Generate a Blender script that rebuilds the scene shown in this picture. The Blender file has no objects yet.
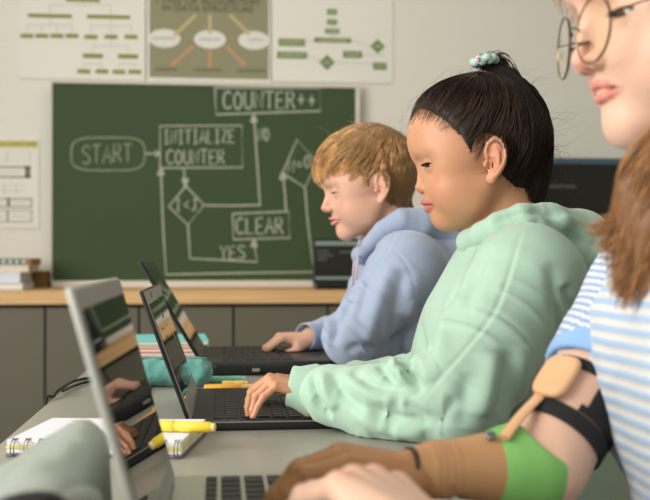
import bpy, bmesh, math, random
import numpy as np
from mathutils import Vector, Matrix, noise
from mathutils.bvhtree import BVHTree

# ------------------------------------------------------------------ camera, light, exposure
SC = bpy.context.scene
COL = SC.collection
YAW, PITCH, FPX = math.radians(6.0), math.radians(0.4), 1000.0
CAM = np.array([0.0, 0.0, 0.92])
cam = bpy.data.cameras.new('camera')
cam_ob = bpy.data.objects.new('camera', cam)
COL.objects.link(cam_ob)
cam.sensor_width = 36.0
cam.lens = 36.0 * FPX / 650.0
cam_ob.location = CAM
cam_ob.rotation_euler = (math.pi / 2 + PITCH, 0, -YAW)
cam.dof.use_dof = True
cam.dof.focus_distance = 1.25
cam.dof.aperture_fstop = 6.6
cam.clip_start = 0.05
SC.camera = cam_ob

W = bpy.data.worlds.new('world')
SC.world = W
W.use_nodes = True
W.node_tree.nodes['Background'].inputs[0].default_value = (1.0, 0.97, 0.90, 1)
W.node_tree.nodes['Background'].inputs[1].default_value = 0.14


def area(name, loc, target, sx, sy, power, col):
    l = bpy.data.lights.new(name, 'AREA')
    l.shape = 'RECTANGLE'
    l.size, l.size_y, l.energy, l.color = sx, sy, power, col
    o = bpy.data.objects.new(name, l)
    COL.objects.link(o)
    o.location = loc
    o.rotation_euler = (Vector(target) - Vector(loc)).to_track_quat('-Z', 'Y').to_euler()
    return o


# daylight from the tall windows on the side the pupils face, and the ceiling fixtures
area('window_daylight', (-2.3, 0.15, 1.75), (0.6, 1.35, 0.95), 2.2, 1.7, 120, (1.0, 0.975, 0.93))
area('rear_fill_light', (-0.3, -2.4, 1.9), (0.5, 2.0, 1.0), 2.6, 1.5, 24, (1.0, 0.975, 0.93))  # fill added behind the camera to lift the camera-facing sides, no window there
area('ceiling_light', (0.2, 2.6, 2.75), (0.2, 2.6, 0), 1.4, 0.5, 13, (1.0, 0.93, 0.80))
SC.view_settings.view_transform = 'Standard'
SC.view_settings.look = 'None'
SC.view_settings.exposure = 0.0
SC.view_settings.gamma = 1.0
SC.view_settings.use_curve_mapping = False
SC.cycles.use_denoising = True

# ------------------------------------------------------------------ pixel -> room helpers (surveying the photograph)
_cy, _sy, _cp, _sp = math.cos(YAW), math.sin(YAW), math.cos(PITCH), math.sin(PITCH)
FWD = np.array([_sy * _cp, _cy * _cp, _sp])
RGT = np.array([_cy, -_sy, 0.0])
UPV = np.cross(RGT, FWD)


def ray(px, py):
    return FWD + RGT * (px - 325.0) / FPX + UPV * (250.0 - py) / FPX


def P(px, py, d):
    return CAM + ray(px, py) * d


def PX(px, py, X):
    r = ray(px, py)
    return CAM + r * (X - CAM[0]) / r[0]


def PY(px, py, Y):
    r = ray(px, py)
    return CAM + r * (Y - CAM[1]) / r[1]


def PZ(px, py, Z):
    r = ray(px, py)
    return CAM + r * (Z - CAM[2]) / r[2]


# ------------------------------------------------------------------ materials
MATS = {}


def lin(c):
    c = np.asarray(c, float) / 255.0
    return np.where(c <= 0.04045, c / 12.92, ((c + 0.055) / 1.055) ** 2.4)


def mat(name, rgb, rough=0.6, metal=0.0, spec=0.5, noise_amt=0.0, noise_scale=30, bump=0.0, bump_scale=200,
        sheen=0.0, coat=0.0, sss=0.0, sss_r=0.006, emit=0.0, attr=None, alpha=1.0, trans=0.0, ior=1.45):
    if name in MATS:
        return MATS[name]
    m = bpy.data.materials.new(name)
    m.use_nodes = True
    nt = m.node_tree
    b = nt.nodes['Principled BSDF']
    c = tuple(lin(rgb)) + (1,)
    b.inputs['Base Color'].default_value = c
    b.inputs['Roughness'].default_value = rough
    b.inputs['Metallic'].default_value = metal
    b.inputs['Specular IOR Level'].default_value = spec
    b.inputs['IOR'].default_value = ior
    if sheen:
        b.inputs['Sheen Weight'].default_value = sheen
        b.inputs['Sheen Roughness'].default_value = 0.5
    if coat:
        b.inputs['Coat Weight'].default_value = coat
        b.inputs['Coat Roughness'].default_value = 0.05
    if sss:
        b.inputs['Subsurface Weight'].default_value = sss
        b.inputs['Subsurface Radius'].default_value = (1.0, 0.36, 0.2)
        b.inputs['Subsurface Scale'].default_value = sss_r
    if trans:
        b.inputs['Transmission Weight'].default_value = trans
    if emit:
        b.inputs['Emission Color'].default_value = c
        b.inputs['Emission Strength'].default_value = emit
    tc = None
    src = None
    if attr:
        a = nt.nodes.new('ShaderNodeAttribute')
        a.attribute_name = attr
        src = a.outputs['Color']
    if noise_amt or bump:
        tc = nt.nodes.new('ShaderNodeTexCoord')
    if noise_amt:
        n = nt.nodes.new('ShaderNodeTexNoise')
        n.inputs['Scale'].default_value = noise_scale
        n.inputs['Detail'].default_value = 5
        nt.links.new(tc.outputs['Object'], n.inputs['Vector'])
        r = nt.nodes.new('ShaderNodeMapRange')
        r.inputs['To Min'].default_value = 1 - noise_amt
        r.inputs['To Max'].default_value = 1 + noise_amt
        nt.links.new(n.outputs['Fac'], r.inputs['Value'])
        mx = nt.nodes.new('ShaderNodeVectorMath')
        mx.operation = 'SCALE'
        if src:
            nt.links.new(src, mx.inputs[0])
        else:
            mx.inputs[0].default_value = c[:3]
        nt.links.new(r.outputs['Result'], mx.inputs['Scale'])
        src = mx.outputs['Vector']
    if src:
        nt.links.new(src, b.inputs['Base Color'])
    if bump:
        n2 = nt.nodes.new('ShaderNodeTexNoise')
        n2.inputs['Scale'].default_value = bump_scale
        n2.inputs['Detail'].default_value = 4
        nt.links.new(tc.outputs['Object'], n2.inputs['Vector'])
        bp = nt.nodes.new('ShaderNodeBump')
        bp.inputs['Strength'].default_value = bump
        bp.inputs['Distance'].default_value = 0.002
        nt.links.new(n2.outputs['Fac'], bp.inputs['Height'])
        nt.links.new(bp.outputs['Normal'], b.inputs['Normal'])
    MATS[name] = m
    return m


def wood_mat(name, c1, c2, scale=(1.2, 14, 14), rough=0.45):
    m = mat(name, c1, rough)
    nt = m.node_tree
    b = nt.nodes['Principled BSDF']
    tc = nt.nodes.new('ShaderNodeTexCoord')
    mp = nt.nodes.new('ShaderNodeMapping')
    mp.inputs['Scale'].default_value = scale
    n = nt.nodes.new('ShaderNodeTexNoise')
    n.inputs['Scale'].default_value = 3
    n.inputs['Detail'].default_value = 6
    cr = nt.nodes.new('ShaderNodeValToRGB')
    cr.color_ramp.elements[0].position = 0.35
    cr.color_ramp.elements[1].position = 0.68
    cr.color_ramp.elements[0].color = tuple(lin(c1)) + (1,)
    cr.color_ramp.elements[1].color = tuple(lin(c2)) + (1,)
    nt.links.new(tc.outputs['Object'], mp.inputs['Vector'])
    nt.links.new(mp.outputs['Vector'], n.inputs['Vector'])
    nt.links.new(n.outputs['Fac'], cr.inputs['Fac'])
    nt.links.new(cr.outputs['Color'], b.inputs['Base Color'])
    return m


# ------------------------------------------------------------------ mesh helpers
def link(name, me, material=None, parent=None, smooth=False):
    o = bpy.data.objects.new(name, me)
    COL.objects.link(o)
    if material is not None:
        for m in (material if isinstance(material, (list, tuple)) else [material]):
            me.materials.append(m)
    if parent is not None:
        o.parent = parent
        o.matrix_parent_inverse = PARENT_INV.get(parent.name, Matrix())
    if smooth:
        me.polygons.foreach_set('use_smooth', [True] * len(me.polygons))
    return o


PARENT_INV = {}


def empty(name, loc=(0, 0, 0), rz=0.0):
    o = bpy.data.objects.new(name, None)
    COL.objects.link(o)
    o.location = loc
    o.rotation_euler = (0, 0, rz)
    o.empty_display_size = 0.05
    return o


def worldly(o):
    """children of this Empty are given in room coordinates"""
    m = Matrix.Translation(o.location) @ o.rotation_euler.to_matrix().to_4x4()
    PARENT_INV[o.name] = m.inverted()
    return o


def tag(o, label, cat, group=None):
    o['label'] = label
    o['category'] = cat
    if group:
        o['group'] = group
    return o


def structure(o):
    o['kind'] = 'structure'
    return o


def np_mesh(name, V, F):
    """V (n,3), F (m,k) one polygon size"""
    V = np.asarray(V, np.float32)
    F = np.asarray(F, np.int32)
    me = bpy.data.meshes.new(name)
    me.vertices.add(len(V))
    me.vertices.foreach_set('co', V.ravel())
    k = F.shape[1]
    me.loops.add(F.size)
    me.loops.foreach_set('vertex_index', F.ravel())
    me.polygons.add(len(F))
    me.polygons.foreach_set('loop_start', np.arange(0, F.size, k, dtype=np.int32))
    me.update(calc_edges=True)
    me.validate()
    return me


class MB:
    """collects shapes into ONE bmesh"""

    def __init__(self):
        self.bm = bmesh.new()

    def box(self, lo, hi, bevel=0.0, seg=2, M=None):
        lo, hi = np.minimum(lo, hi), np.maximum(lo, hi)
        r = bmesh.ops.create_cube(self.bm, size=1.0)
        vs = r['verts']
        for v in vs:
            v.co = Vector([(lo[i] + hi[i]) / 2 + v.co[i] * (hi[i] - lo[i]) for i in range(3)])
        if bevel:
            es = list({e for v in vs for e in v.link_edges})
            rb = bmesh.ops.bevel(self.bm, geom=es, offset=bevel, segments=seg, affect='EDGES', profile=0.5)
            vs = list({v for f in rb['faces'] for v in f.verts} | {v for v in vs if v.is_valid})
        if M is not None:
            for v in vs:
                v.co = M @ v.co
        return vs

    def tube(self, pts, r, sides=10, caps=True, closed=False, flat=1.0, up=None):
        pts = [Vector(p) for p in pts]
        n = len(pts)
        rr = r if hasattr(r, '__len__') else [r] * n
        rings = []
        nrm = None
        for i, p in enumerate(pts):
            if closed:
                t = (pts[(i + 1) % n] - pts[i - 1])
            else:
                t = pts[min(i + 1, n - 1)] - pts[max(i - 1, 0)]
            t.normalize()
            if nrm is None:
                a = Vector(up) if up is not None else (Vector((0, 0, 1)) if abs(t.z) < 0.9 else Vector((1, 0, 0)))
                nrm = (a - t * a.dot(t)).normalized()
            else:
                nrm = (nrm - t * nrm.dot(t)).normalized()
            bn = t.cross(nrm)
            ring = []
            for k in range(sides):
                a = 2 * math.pi * k / sides
                ring.append(self.bm.verts.new(p + (nrm * math.cos(a) * flat + bn * math.sin(a)) * rr[i]))
            rings.append(ring)
        m = n if closed else n - 1
        for i in range(m):
            a, b = rings[i], rings[(i + 1) % n]
            for k in range(sides):
                self.bm.faces.new((a[k], a[(k + 1) % sides], b[(k + 1) % sides], b[k]))
        if caps and not closed:
            self.bm.faces.new(rings[0][::-1])
            self.bm.faces.new(rings[-1])

    def lathe(self, prof, M=None, seg=24):
        """prof: (radius, height) about local z"""
        rings = []
        for (r, z) in prof:
            ring = []
            for k in range(seg):
                a = 2 * math.pi * k / seg
                co = Vector((r * math.cos(a), r * math.sin(a), z))
                ring.append(self.bm.verts.new(M @ co if M is not None else co))
            rings.append(ring)
        for a, b in zip(rings, rings[1:]):
            for k in range(seg):
                self.bm.faces.new((a[k], a[(k + 1) % seg], b[(k + 1) % seg], b[k]))
        self.bm.faces.new(rings[0][::-1])
        self.bm.faces.new(rings[-1])

    def prism(self, poly, h, M=None):
        """2D outline in local xy, extruded along local z by h"""
        a = [Vector((x, y, 0)) for x, y in poly]
        b = [Vector((x, y, h)) for x, y in poly]
        if M is not None:
            a = [M @ v for v in a]
            b = [M @ v for v in b]
        a = [self.bm.verts.new(v) for v in a]
        b = [self.bm.verts.new(v) for v in b]
        n = len(a)
        self.bm.faces.new(a[::-1])
        self.bm.faces.new(b)
        for i in range(n):
            self.bm.faces.new((a[i], a[(i + 1) % n], b[(i + 1) % n], b[i]))

    def build(self, name, material, parent=None, smooth=False, angle=40):
        me = bpy.data.meshes.new(name)
        bmesh.ops.recalc_face_normals(self.bm, faces=self.bm.faces[:])
        self.bm.to_mesh(me)
        self.bm.free()
        o = link(name, me, material, parent)
        if smooth:
            me.polygons.foreach_set('use_smooth', [True] * len(me.polygons))
            try:
                me.set_sharp_from_angle(angle=math.radians(angle))
            except Exception:
                pass
        return o


def rot_to(dir_, up=(0, 0, 1), origin=(0, 0, 0)):
    """Matrix whose local z points along dir_"""
    z = Vector(dir_).normalized()
    x = Vector(up).cross(z)
    if x.length < 1e-4:
        x = Vector((1, 0, 0))
    x.normalize()
    y = z.cross(x)
    return Matrix(((x.x, y.x, z.x, origin[0]), (x.y, y.y, z.y, origin[1]), (x.z, y.z, z.z, origin[2]), (0, 0, 0, 1)))


def smooth_path(pts, n=8, closed=False):
    """Catmull-Rom through pts"""
    pts = [np.asarray(p, float) for p in pts]
    out = []
    N = len(pts)
    rng = range(N) if closed else range(N - 1)
    for i in rng:
        if closed:
            p0, p1, p2, p3 = pts[i - 1], pts[i], pts[(i + 1) % N], pts[(i + 2) % N]
        else:
            p0, p1, p2, p3 = pts[max(i - 1, 0)], pts[i], pts[i + 1], pts[min(i + 2, N - 1)]
        for k in range(n):
            t = k / n
            out.append(0.5 * (2 * p1 + (p2 - p0) * t + (2 * p0 - 5 * p1 + 4 * p2 - p3) * t * t + (3 * p1 - p0 - 3 * p2 + p3) * t ** 3))
    if not closed:
        out.append(pts[-1])
    return out

# ------------------------------------------------------------------ the room
WALL_Y, BOARD_Y, CTR_Y, CTR_Z = 3.95, 3.90, 3.50, 0.803
DESK_Z = 0.72
m_wall = mat('wall_paint', (219, 217, 207), 0.9, noise_amt=0.015, noise_scale=2.5, bump=0.05, bump_scale=90)
m_floor = mat('floor_vinyl', (120, 112, 98), 0.55, noise_amt=0.06, noise_scale=8)


def slab(name, lo, hi, m):
    b = MB()
    b.box(lo, hi)
    return structure(b.build(name, m))


slab('floor', (-3.0, -2.8, -0.05), (3.2, WALL_Y + 0.1, 0.0), m_floor)
slab('wall_back', (-3.0, WALL_Y, 0.0), (3.2, WALL_Y + 0.1, 2.9), m_wall)
slab('wall_right', (3.2, -2.8, 0.0), (3.3, WALL_Y + 0.1, 2.9), m_wall)
slab('ceiling', (-3.0, -2.8, 2.9), (3.3, WALL_Y + 0.1, 3.0), mat('ceiling_paint', (232, 230, 222), 0.95))

# ------------------------------------------------------------------ cabinets and counter along the back wall
m_cab = mat('cabinet_laminate', (99, 94, 80), 0.55, noise_amt=0.03, noise_scale=6)
m_cab_in = mat('cabinet_carcass', (46, 43, 37), 0.8)
m_ctr = wood_mat('beech_edge', (205, 162, 108), (222, 184, 132), scale=(1.0, 8, 16), rough=0.5)
b = MB()
b.box((-1.6, CTR_Y, CTR_Z - 0.046), (2.6, WALL_Y - 0.002, CTR_Z), 0.003)
ctr = b.build('countertop', m_ctr, None)
tag(ctr, 'long pale beech countertop over the grey cupboards along the back wall', 'countertop')
seams = [PY(p, 330, CTR_Y + 0.012)[0] for p in (-145, -50, 45, 139, 233.5, 328, 424, 520, 616, 712)]
names = ['at the far end of the row, past the book stack', 'under the stacked books on the counter', 'under the start of the chalkboard beside the book stack',
         'behind the tilted silver laptop lid', 'behind the black laptops and the pencil case', 'behind the reaching hand of the fair haired boy',
         'behind the fair haired boy', 'behind the girl in the mint hoodie', 'behind the woman in the striped top', 'past the woman in the striped top']
for i in range(len(seams) - 1):
    x0, x1 = seams[i], seams[i + 1]
    e = worldly(empty('base_cabinet', ((x0 + x1) / 2, CTR_Y + 0.2, 0)))
    tag(e, 'grey laminate base cupboard ' + names[i], 'cabinet', 'grey base cupboards along the back wall')
    b = MB()
    b.box((x0 + 0.001, CTR_Y + 0.035, 0.0), (x1 - 0.001, WALL_Y - 0.005, CTR_Z - 0.048))
    b.build('body', m_cab_in, e)
    b = MB()
    b.box((x0 + 0.0035, CTR_Y + 0.012, 0.09), (x1 - 0.0035, CTR_Y + 0.032, CTR_Z - 0.058), 0.0015)
    b.build('door', m_cab, e)

# ------------------------------------------------------------------ posters
m_paper = mat('poster_paper', (222, 220, 211), 0.7)
m_olive_bar = mat('poster_olive_ink', (139, 132, 66), 0.7)
m_line = mat('poster_line_ink', (196, 194, 184), 0.7)
PW_Y = WALL_Y - 0.004


def W2(px, py, Y=PW_Y):
    p = PY(px, py, Y)
    return p[0], p[2]


def flat_box(mb, px0, py0, px1, py1, y0, y1, bevel=0):
    a, b_ = W2(px0, py0), W2(px1, py1)
    mb.box((a[0], y0, b_[1]), (b_[0], y1, a[1]), bevel)


def flat_line(mb, p, q, w, y0, y1):
    """a bar of width w (m) between two surveyed wall points"""
    a, b_ = np.array(W2(*p)), np.array(W2(*q))
    d = (b_ - a)
    L = np.linalg.norm(d)
    d /= L
    n = np.array([-d[1], d[0]]) * w / 2
    poly = [a + n, b_ + n, b_ - n, a - n]
    M = Matrix(((1, 0, 0, 0), (0, 0, -1, y1), (0, 1, 0, 0), (0, 0, 0, 1)))
    mb.prism([tuple(q_) for q_ in poly], y1 - y0, M)


def poster(name, label, rect, m):
    p0, p1 = W2(rect[0], rect[1]), W2(rect[2], rect[3])
    e = worldly(empty(name, ((p0[0] + p1[0]) / 2, WALL_Y, p1[1])))
    tag(e, label, 'poster')
    b = MB()
    flat_box(b, *rect, PW_Y - 0.0015, WALL_Y)
    b.build('sheet', m, e)
    return e


Y1, Y0 = PW_Y - 0.0015, PW_Y - 0.0028
def bar_part(name, m, par, *rect):
    b_ = MB()
    flat_box(b_, *rect, Y0, Y1)
    return b_.build(name, m, par)


e = poster('poster', 'white wall poster of branching olive bars above the chalkboard', (20, -40, 146.5, 80.5), m_paper)
for (x0, x1, y) in [(28, 72, 16), (87, 130, 17), (66, 100, 0)]:
    bar_part('chart_bar', m_olive_bar, e, x0, y - 2.4, x1, y + 2.4)
for (x, y) in [(27, 36), (42, 36), (57, 36), (72, 36), (91, 37), (111, 37), (131, 37), (84, 71.5), (102, 71.5), (119, 72), (135, 72)]:
    bar_part('chart_bar', m_olive_bar, e, x - 6.5, y - 2.2, x + 6.5, y + 2.2)
for (x, y) in [(93, 56), (128, 56.5)]:
    bar_part('chart_bar', m_olive_bar, e, x - 10, y - 2.4, x + 10, y + 2.4)
b = MB()
L = lambda *a: flat_line(b, a[0:2], a[2:4], 0.004, Y0 + 0.0004, Y1)
L(83, 0, 83, 5); L(50, 5, 111, 5); L(50, 5, 50, 25); L(111, 5, 111, 46)
L(27, 25, 72, 25); L(91, 26, 131, 26); L(93, 46, 128, 46)
for x in (27, 42, 57, 72): L(x, 25, x, 34)
for x in (91, 131): L(x, 26, x, 34)
for x in (93, 128): L(x, 46, x, 54)
L(84, 64, 102, 64); L(119, 64, 135, 64)
for x in (84, 102, 119, 135): L(x, 64, x, 69)
b.build('chart_lines', m_line, e)

m_pol = mat('poster_olive_print', (139, 137, 108), 0.7)
e = poster('poster', 'olive green wall poster with three white ovals and arrows', (145.5, -30, 271.5, 83), m_paper)
b = MB()
flat_box(b, 149.5, -26, 268.5, 79.5, Y0 + 0.0004, Y1)
b.build('printed_panel', m_pol, e)


def text_part(body, px, py, h_px, material, parent, y=Y0 - 0.001, stretch=1.0):
    cu = bpy.data.curves.new('poster_text', 'FONT')
    cu.body = body
    cu.align_x, cu.align_y = 'CENTER', 'CENTER'
    cu.size = h_px * 3.95 / 1000 * 1.38
    cu.extrude = 0.0006
    tmp = bpy.data.objects.new('lettering', cu)
    COL.objects.link(tmp)
    dg = bpy.context.evaluated_depsgraph_get()
    me = bpy.data.meshes.new_from_object(tmp.evaluated_get(dg))
    bpy.data.objects.remove(tmp)
    me.materials.clear()
    o = bpy.data.objects.new('lettering', me)
    COL.objects.link(o)
    o.parent = parent
    o.matrix_parent_inverse = PARENT_INV[parent.name]
    x, z = W2(px, py)
    o.location = (x, y, z)
    o.rotation_euler = (math.pi / 2, 0, 0)
    o.scale = (stretch, 1, 1)
    me.materials.append(material)
    return o


m_ink = mat('poster_dark_ink', (74, 72, 56), 0.7)
text_part('TYPES OF ALGORITHM', 207, 1.5, 6.4, m_ink, e, stretch=1.16)
text_part('IN DATA STRUCTURE', 208, 9.2, 6.0, m_ink, e, stretch=1.12)
m_white_print = mat('poster_white_print', (216, 215, 208), 0.7)
for (x, y) in [(164.5, 38.5), (210, 39.5), (254, 40.5)]:
    b = MB()
    c = W2(x, y)
    rx, rz = 15.6 * 0.00397, 9.2 * 0.00397
    M = Matrix(((1, 0, 0, c[0]), (0, 0, -1, Y1), (0, 1, 0, c[1]), (0, 0, 0, 1)))
    b.prism([(rx * math.cos(a), rz * math.sin(a)) for a in np.linspace(0, 2 * math.pi, 40, endpoint=False)], 0.0012, M)
    b.build('oval', m_white_print, e)
m_grey_print = mat('poster_grey_print', (176, 174, 166), 0.7)
for (x, y, w) in [(164, 38.5, 12), (210, 39.5, 11), (256, 40, 7)]:
    b = MB()
    for k in range(int(w)):
        flat_box(b, x - w + 2 * k, y - 1.3, x - w + 2 * k + 1.4, y + 1.0, Y0 - 0.001, Y1)
    b.build('oval_lettering', m_grey_print, e)


def arrows(lst, material, name, w, head):
    for (x0, y0, x1, y1) in lst:
        b = MB()
        flat_line(b, (x0, y0), (x1, y1), w, Y0 - 0.0004, Y1)
        a, c = np.array(W2(x0, y0)), np.array(W2(x1, y1))
        d = (c - a) / np.linalg.norm(c - a)
        n = np.array([-d[1], d[0]])
        M = Matrix(((1, 0, 0, 0), (0, 0, -1, Y1), (0, 1, 0, 0), (0, 0, 0, 1)))
        b.prism([tuple(c + n * head), tuple(c + d * head * 1.3), tuple(c - n * head)], 0.0015, M)
        b.build(name, material, e)


arrows([(196, 15, 177, 33), (210, 15, 210, 30), (230, 15, 247, 32)], mat('poster_yellow_ink', (190, 174, 124), 0.7), 'yellow_arrow', 0.012, 0.014)
arrows([(193, 46, 174.5, 63), (210, 50, 210, 63.5), (226, 46, 242, 62.5)], mat('poster_orange_ink', (190, 144, 108), 0.7), 'orange_arrow', 0.012, 0.014)
for (x, y, w) in [(166, 69.5, 11), (207, 70, 13), (251, 71, 13)]:
    b = MB()
    k = -w
    while k < w:
        flat_box(b, x + k, y - 1.3, x + k + 2.1, y + 1.2, Y0 - 0.001, Y1)
        k += 2.8
    b.build('caption_lettering', mat('poster_caption_ink', (104, 102, 76), 0.7), e)

m_green_bar = mat('poster_green_ink', (116, 134, 88), 0.7)
e = poster('poster', 'white wall poster with green flow chart boxes and diamonds', (270.5, -30, 393, 83.5), m_paper)
for (x0, y0, x1, y1) in [(327, 9, 337, 15), (327, 19.5, 337, 25), (325, 28.5, 339.5, 34), (314, 37.5, 351, 43.2), (278.5, 38.5, 305, 46.5),
                         (277, 51.5, 307, 59), (343, 51, 362, 58.3), (373, 62.5, 386.5, 70)]:
    bar_part('chart_box', m_green_bar, e, x0, y0, x1, y1)
for (x, y, r) in [(327, 62.5, 8), (377.5, 46.5, 7.5)]:
    c = W2(x, y)
    r *= 0.00397
    M = Matrix(((1, 0, 0, c[0]), (0, 0, -1, Y1), (0, 1, 0, c[1]), (0, 0, 0, 1)))
    b = MB()
    b.prism([(r, 0), (0, r), (-r, 0), (0, -r)], 0.0013, M)
    b.build('chart_diamond', m_green_bar, e)
for (x0, y0, x1) in [(281, 42.3, 302), (280, 55.2, 304), (330, 12, 335), (330, 22.2, 334), (328, 31.2, 337), (320, 40.4, 346), (347, 54.7, 358), (376, 66.2, 383), (324, 62.5, 330), (375, 46.5, 380)]:
    k = x0
    b = MB()
    while k < x1:
        flat_box(b, k, y0 - 1.0, k + 1.4, y0 + 1.0, Y0 - 0.001, Y1)
        k += 2.1
    b.build('box_lettering', mat('poster_pale_green_ink', (178, 190, 150), 0.7), e)
for q in [(332, 14, 332, 38), (351, 40, 370, 46), (335, 62, 374, 64), (307, 55, 320, 61), (362, 55, 386, 55), (305, 42, 314, 41)]:
    b = MB()
    flat_line(b, q[:2], q[2:], 0.004, Y0 + 0.0004, Y1)
    b.build('flow_line', m_line, e)

e = poster('poster', 'small white wall poster with a mustard heading above the book stack', (-30, 137, 39, 228), m_paper)
b = MB()
flat_box(b, -28, 140, 37.5, 148, Y0, Y1)
b.build('heading_band', mat('poster_mustard_ink', (203, 193, 120), 0.7), e)
text_part('SORT ALGORITHMS', 10, 144, 4.2, mat('poster_brown_ink', (128, 116, 70), 0.7), e)
m_dk = mat('poster_grey_ink', (112, 112, 100), 0.7)
b = MB()
for (x0, y0, x1, y1) in [(-28, 166, 31, 168), (-28, 176, 31, 178), (25, 166, 30.5, 178), (-28, 198, 32, 199.4), (-28, 206, 32, 207.4), (31, 198, 32, 207), (7, 198, 10, 206),
                         (-28, 210, 32, 211), (-28, 221, 32, 222), (31.2, 210, 32, 222), (7, 210, 8.5, 222)]:
    flat_box(b, x0, y0, x1, y1, Y0, Y1)
b.build('table_rules', m_dk, e)
b = MB()
for (x0, y0, x1, y1) in [(-28, 151, 30, 152), (-28, 156, 30, 157), (-28, 161, 30, 162), (30, 151, 31, 162), (7, 151, 8, 162), (-28, 184, 26, 185), (-28, 190, 26, 191), (4, 184, 5, 194), (16, 184, 17, 194),
                         (-20, 171.5, 20, 173), (-20, 202, 4, 203), (12, 202, 28, 203), (-20, 215.5, 4, 217), (12, 215.5, 28, 217)]:
    flat_box(b, x0, y0, x1, y1, Y0, Y1)
b.build('table_text', m_line, e)

# ------------------------------------------------------------------ chalkboard standing on the counter
BW = lambda px, py: W2(px, py, BOARD_Y)
p0, p1 = BW(53, 83), BW(355.5, 281)
zb = CTR_Z
e = worldly(empty('chalkboard', ((p0[0] + p1[0]) / 2, BOARD_Y, zb)))
tag(e, 'green chalkboard with a hand drawn flow chart standing on the counter', 'chalkboard')
m_board = mat('board_green', (55, 74, 45), 0.75, noise_amt=0.10, noise_scale=5)
m_frame = mat('board_frame', (205, 201, 188), 0.5)
b = MB()
b.box((p0[0] - 0.002, BOARD_Y, zb + 0.02), (p1[0], BOARD_Y + 0.02, p0[1]))
b.build('writing_surface', m_board, e)
b = MB()
b.box((p0[0] - 0.008, BOARD_Y - 0.006, p0[1]), (p1[0] + 0.018, BOARD_Y + 0.024, p0[1] + 0.014), 0.003)
b.box((p1[0], BOARD_Y - 0.006, zb + 0.02), (p1[0] + 0.018, BOARD_Y + 0.024, p0[1]), 0.003)
b.box((p0[0] - 0.008, BOARD_Y - 0.004, zb + 0.02), (p0[0] - 0.002, BOARD_Y + 0.024, p0[1]), 0.002)
b.build('frame', m_frame, e)
b = MB()
b.box((p0[0] + 0.0, BOARD_Y - 0.035, zb), (p1[0] + 0.018, BOARD_Y + 0.024, zb + 0.026), 0.004)
b.build('chalk_ledge', mat('board_ledge', (214, 208, 196), 0.5), e)

m_chalk = mat('chalk', (172, 178, 160), 0.95, noise_amt=0.35, noise_scale=60)
m_chalk_thin = mat('faint_chalk', (132, 143, 116), 0.95, noise_amt=0.4, noise_scale=60)
GL = {
    'S': [[(.95, .15), (.6, 0), (.2, .08), (.12, .3), (.5, .48), (.88, .65), (.85, .9), (.45, 1), (.05, .88)]],
    'T': [[(0, .03), (1, 0)], [(.5, 0), (.48, 1)]],
    'A': [[(0, 1), (.5, 0), (1, 1)], [(.2, .62), (.82, .62)]],
    'R': [[(.08, 1), (.08, 0), (.7, .04), (.85, .25), (.65, .48), (.1, .5)], [(.4, .5), (1, 1)]],
    'I': [[(.5, 0), (.5, 1)], [(.2, 0), (.8, 0)], [(.2, 1), (.8, 1)]],
    'N': [[(.05, 1), (.08, 0), (.9, 1), (.95, 0)]],
    'L': [[(.1, 0), (.1, 1), (.9, .97)]],
    'Z': [[(.05, .03), (.92, 0), (.08, .98), (.98, 1)]],
    'E': [[(.9, 0), (.1, .03), (.1, 1), (.95, .97)], [(.1, .5), (.75, .48)]],
    'C': [[(.92, .15), (.6, 0), (.2, .15), (.06, .5), (.2, .88), (.6, 1), (.95, .85)]],
    'O': [[(.5, 0), (.15, .2), (.06, .55), (.25, .93), (.6, 1), (.92, .7), (.9, .3), (.5, 0)]],
    'U': [[(.06, 0), (.1, .75), (.4, 1), (.75, .95), (.93, .7), (.95, 0)]],
    'Y': [[(0, 0), (.5, .5), (1, 0)], [(.5, .5), (.45, 1)]],
    '+': [[(.5, .2), (.5, .8)], [(.1, .5), (.9, .5)]],
    '=': [[(.1, .38), (.9, .36)], [(.1, .66), (.9, .64)]],
    '1': [[(.25, .2), (.55, 0), (.55, 1)]],
    '0': [[(.5, 0), (.15, .25), (.15, .75), (.5, 1), (.85, .75), (.85, .25), (.5, 0)]],
    '<': [[(.9, .2), (.15, .5), (.9, .8)]],
    'J': [[(.3, 0), (.95, 0)], [(.65, 0), (.65, .8), (.4, 1), (.1, .85)]],
}


def chalk_stroke(mb, pts, w):
    q = [BW(*p) for p in pts]
    mb.tube([(x, BOARD_Y - 0.001, z) for x, z in q], w / 2, sides=6, flat=0.25 if False else 1.0)


def chalk_flat(o):
    # chalk lies thin on the board: squeeze every stroke to about a millimetre of thickness
    for v in o.data.vertices:
        v.co.y = BOARD_Y - 0.0006 + (v.co.y - (BOARD_Y - 0.001)) * 0.12
    return o


def word(mb, txt, x0, y0, x1, y1, w, skew=0.0, dy=0.0):
    n = len(txt)
    cw = (x1 - x0) / n
    rnd = random.Random(txt)
    for i, ch in enumerate(txt):
        if ch == ' ':
            continue
        ox, oy = x0 + cw * i, y0 + dy * i / max(1, n - 1) + rnd.uniform(-.5, .5)
        for st in GL[ch]:
            pts = [(ox + cw * 0.80 * u + skew * (1 - v), oy + (y1 - y0) * v) for u, v in st]
            if len(pts) > 3 and ch in 'SCOU0J':
                pts = [tuple(p) for p in smooth_path(pts, 4)]
            chalk_stroke(mb, pts, w)


def arrow_head(mb, x, y, dx, dy, s=3.0, w=0.008):
    l = math.hypot(dx, dy)
    dx, dy = dx / l, dy / l
    for sgn in (-1, 1):
        chalk_stroke(mb, [(x, y), (x - dx * s * 2.4 - sgn * dy * s, y - dy * s * 2.4 + sgn * dx * s)], w)
    chalk_stroke(mb, [(x - dx * s * 2.3 + dy * s, y - dy * s * 2.3 - dx * s), (x - dx * s * 2.3 - dy * s, y - dy * s * 2.3 + dx * s)], w)


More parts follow.
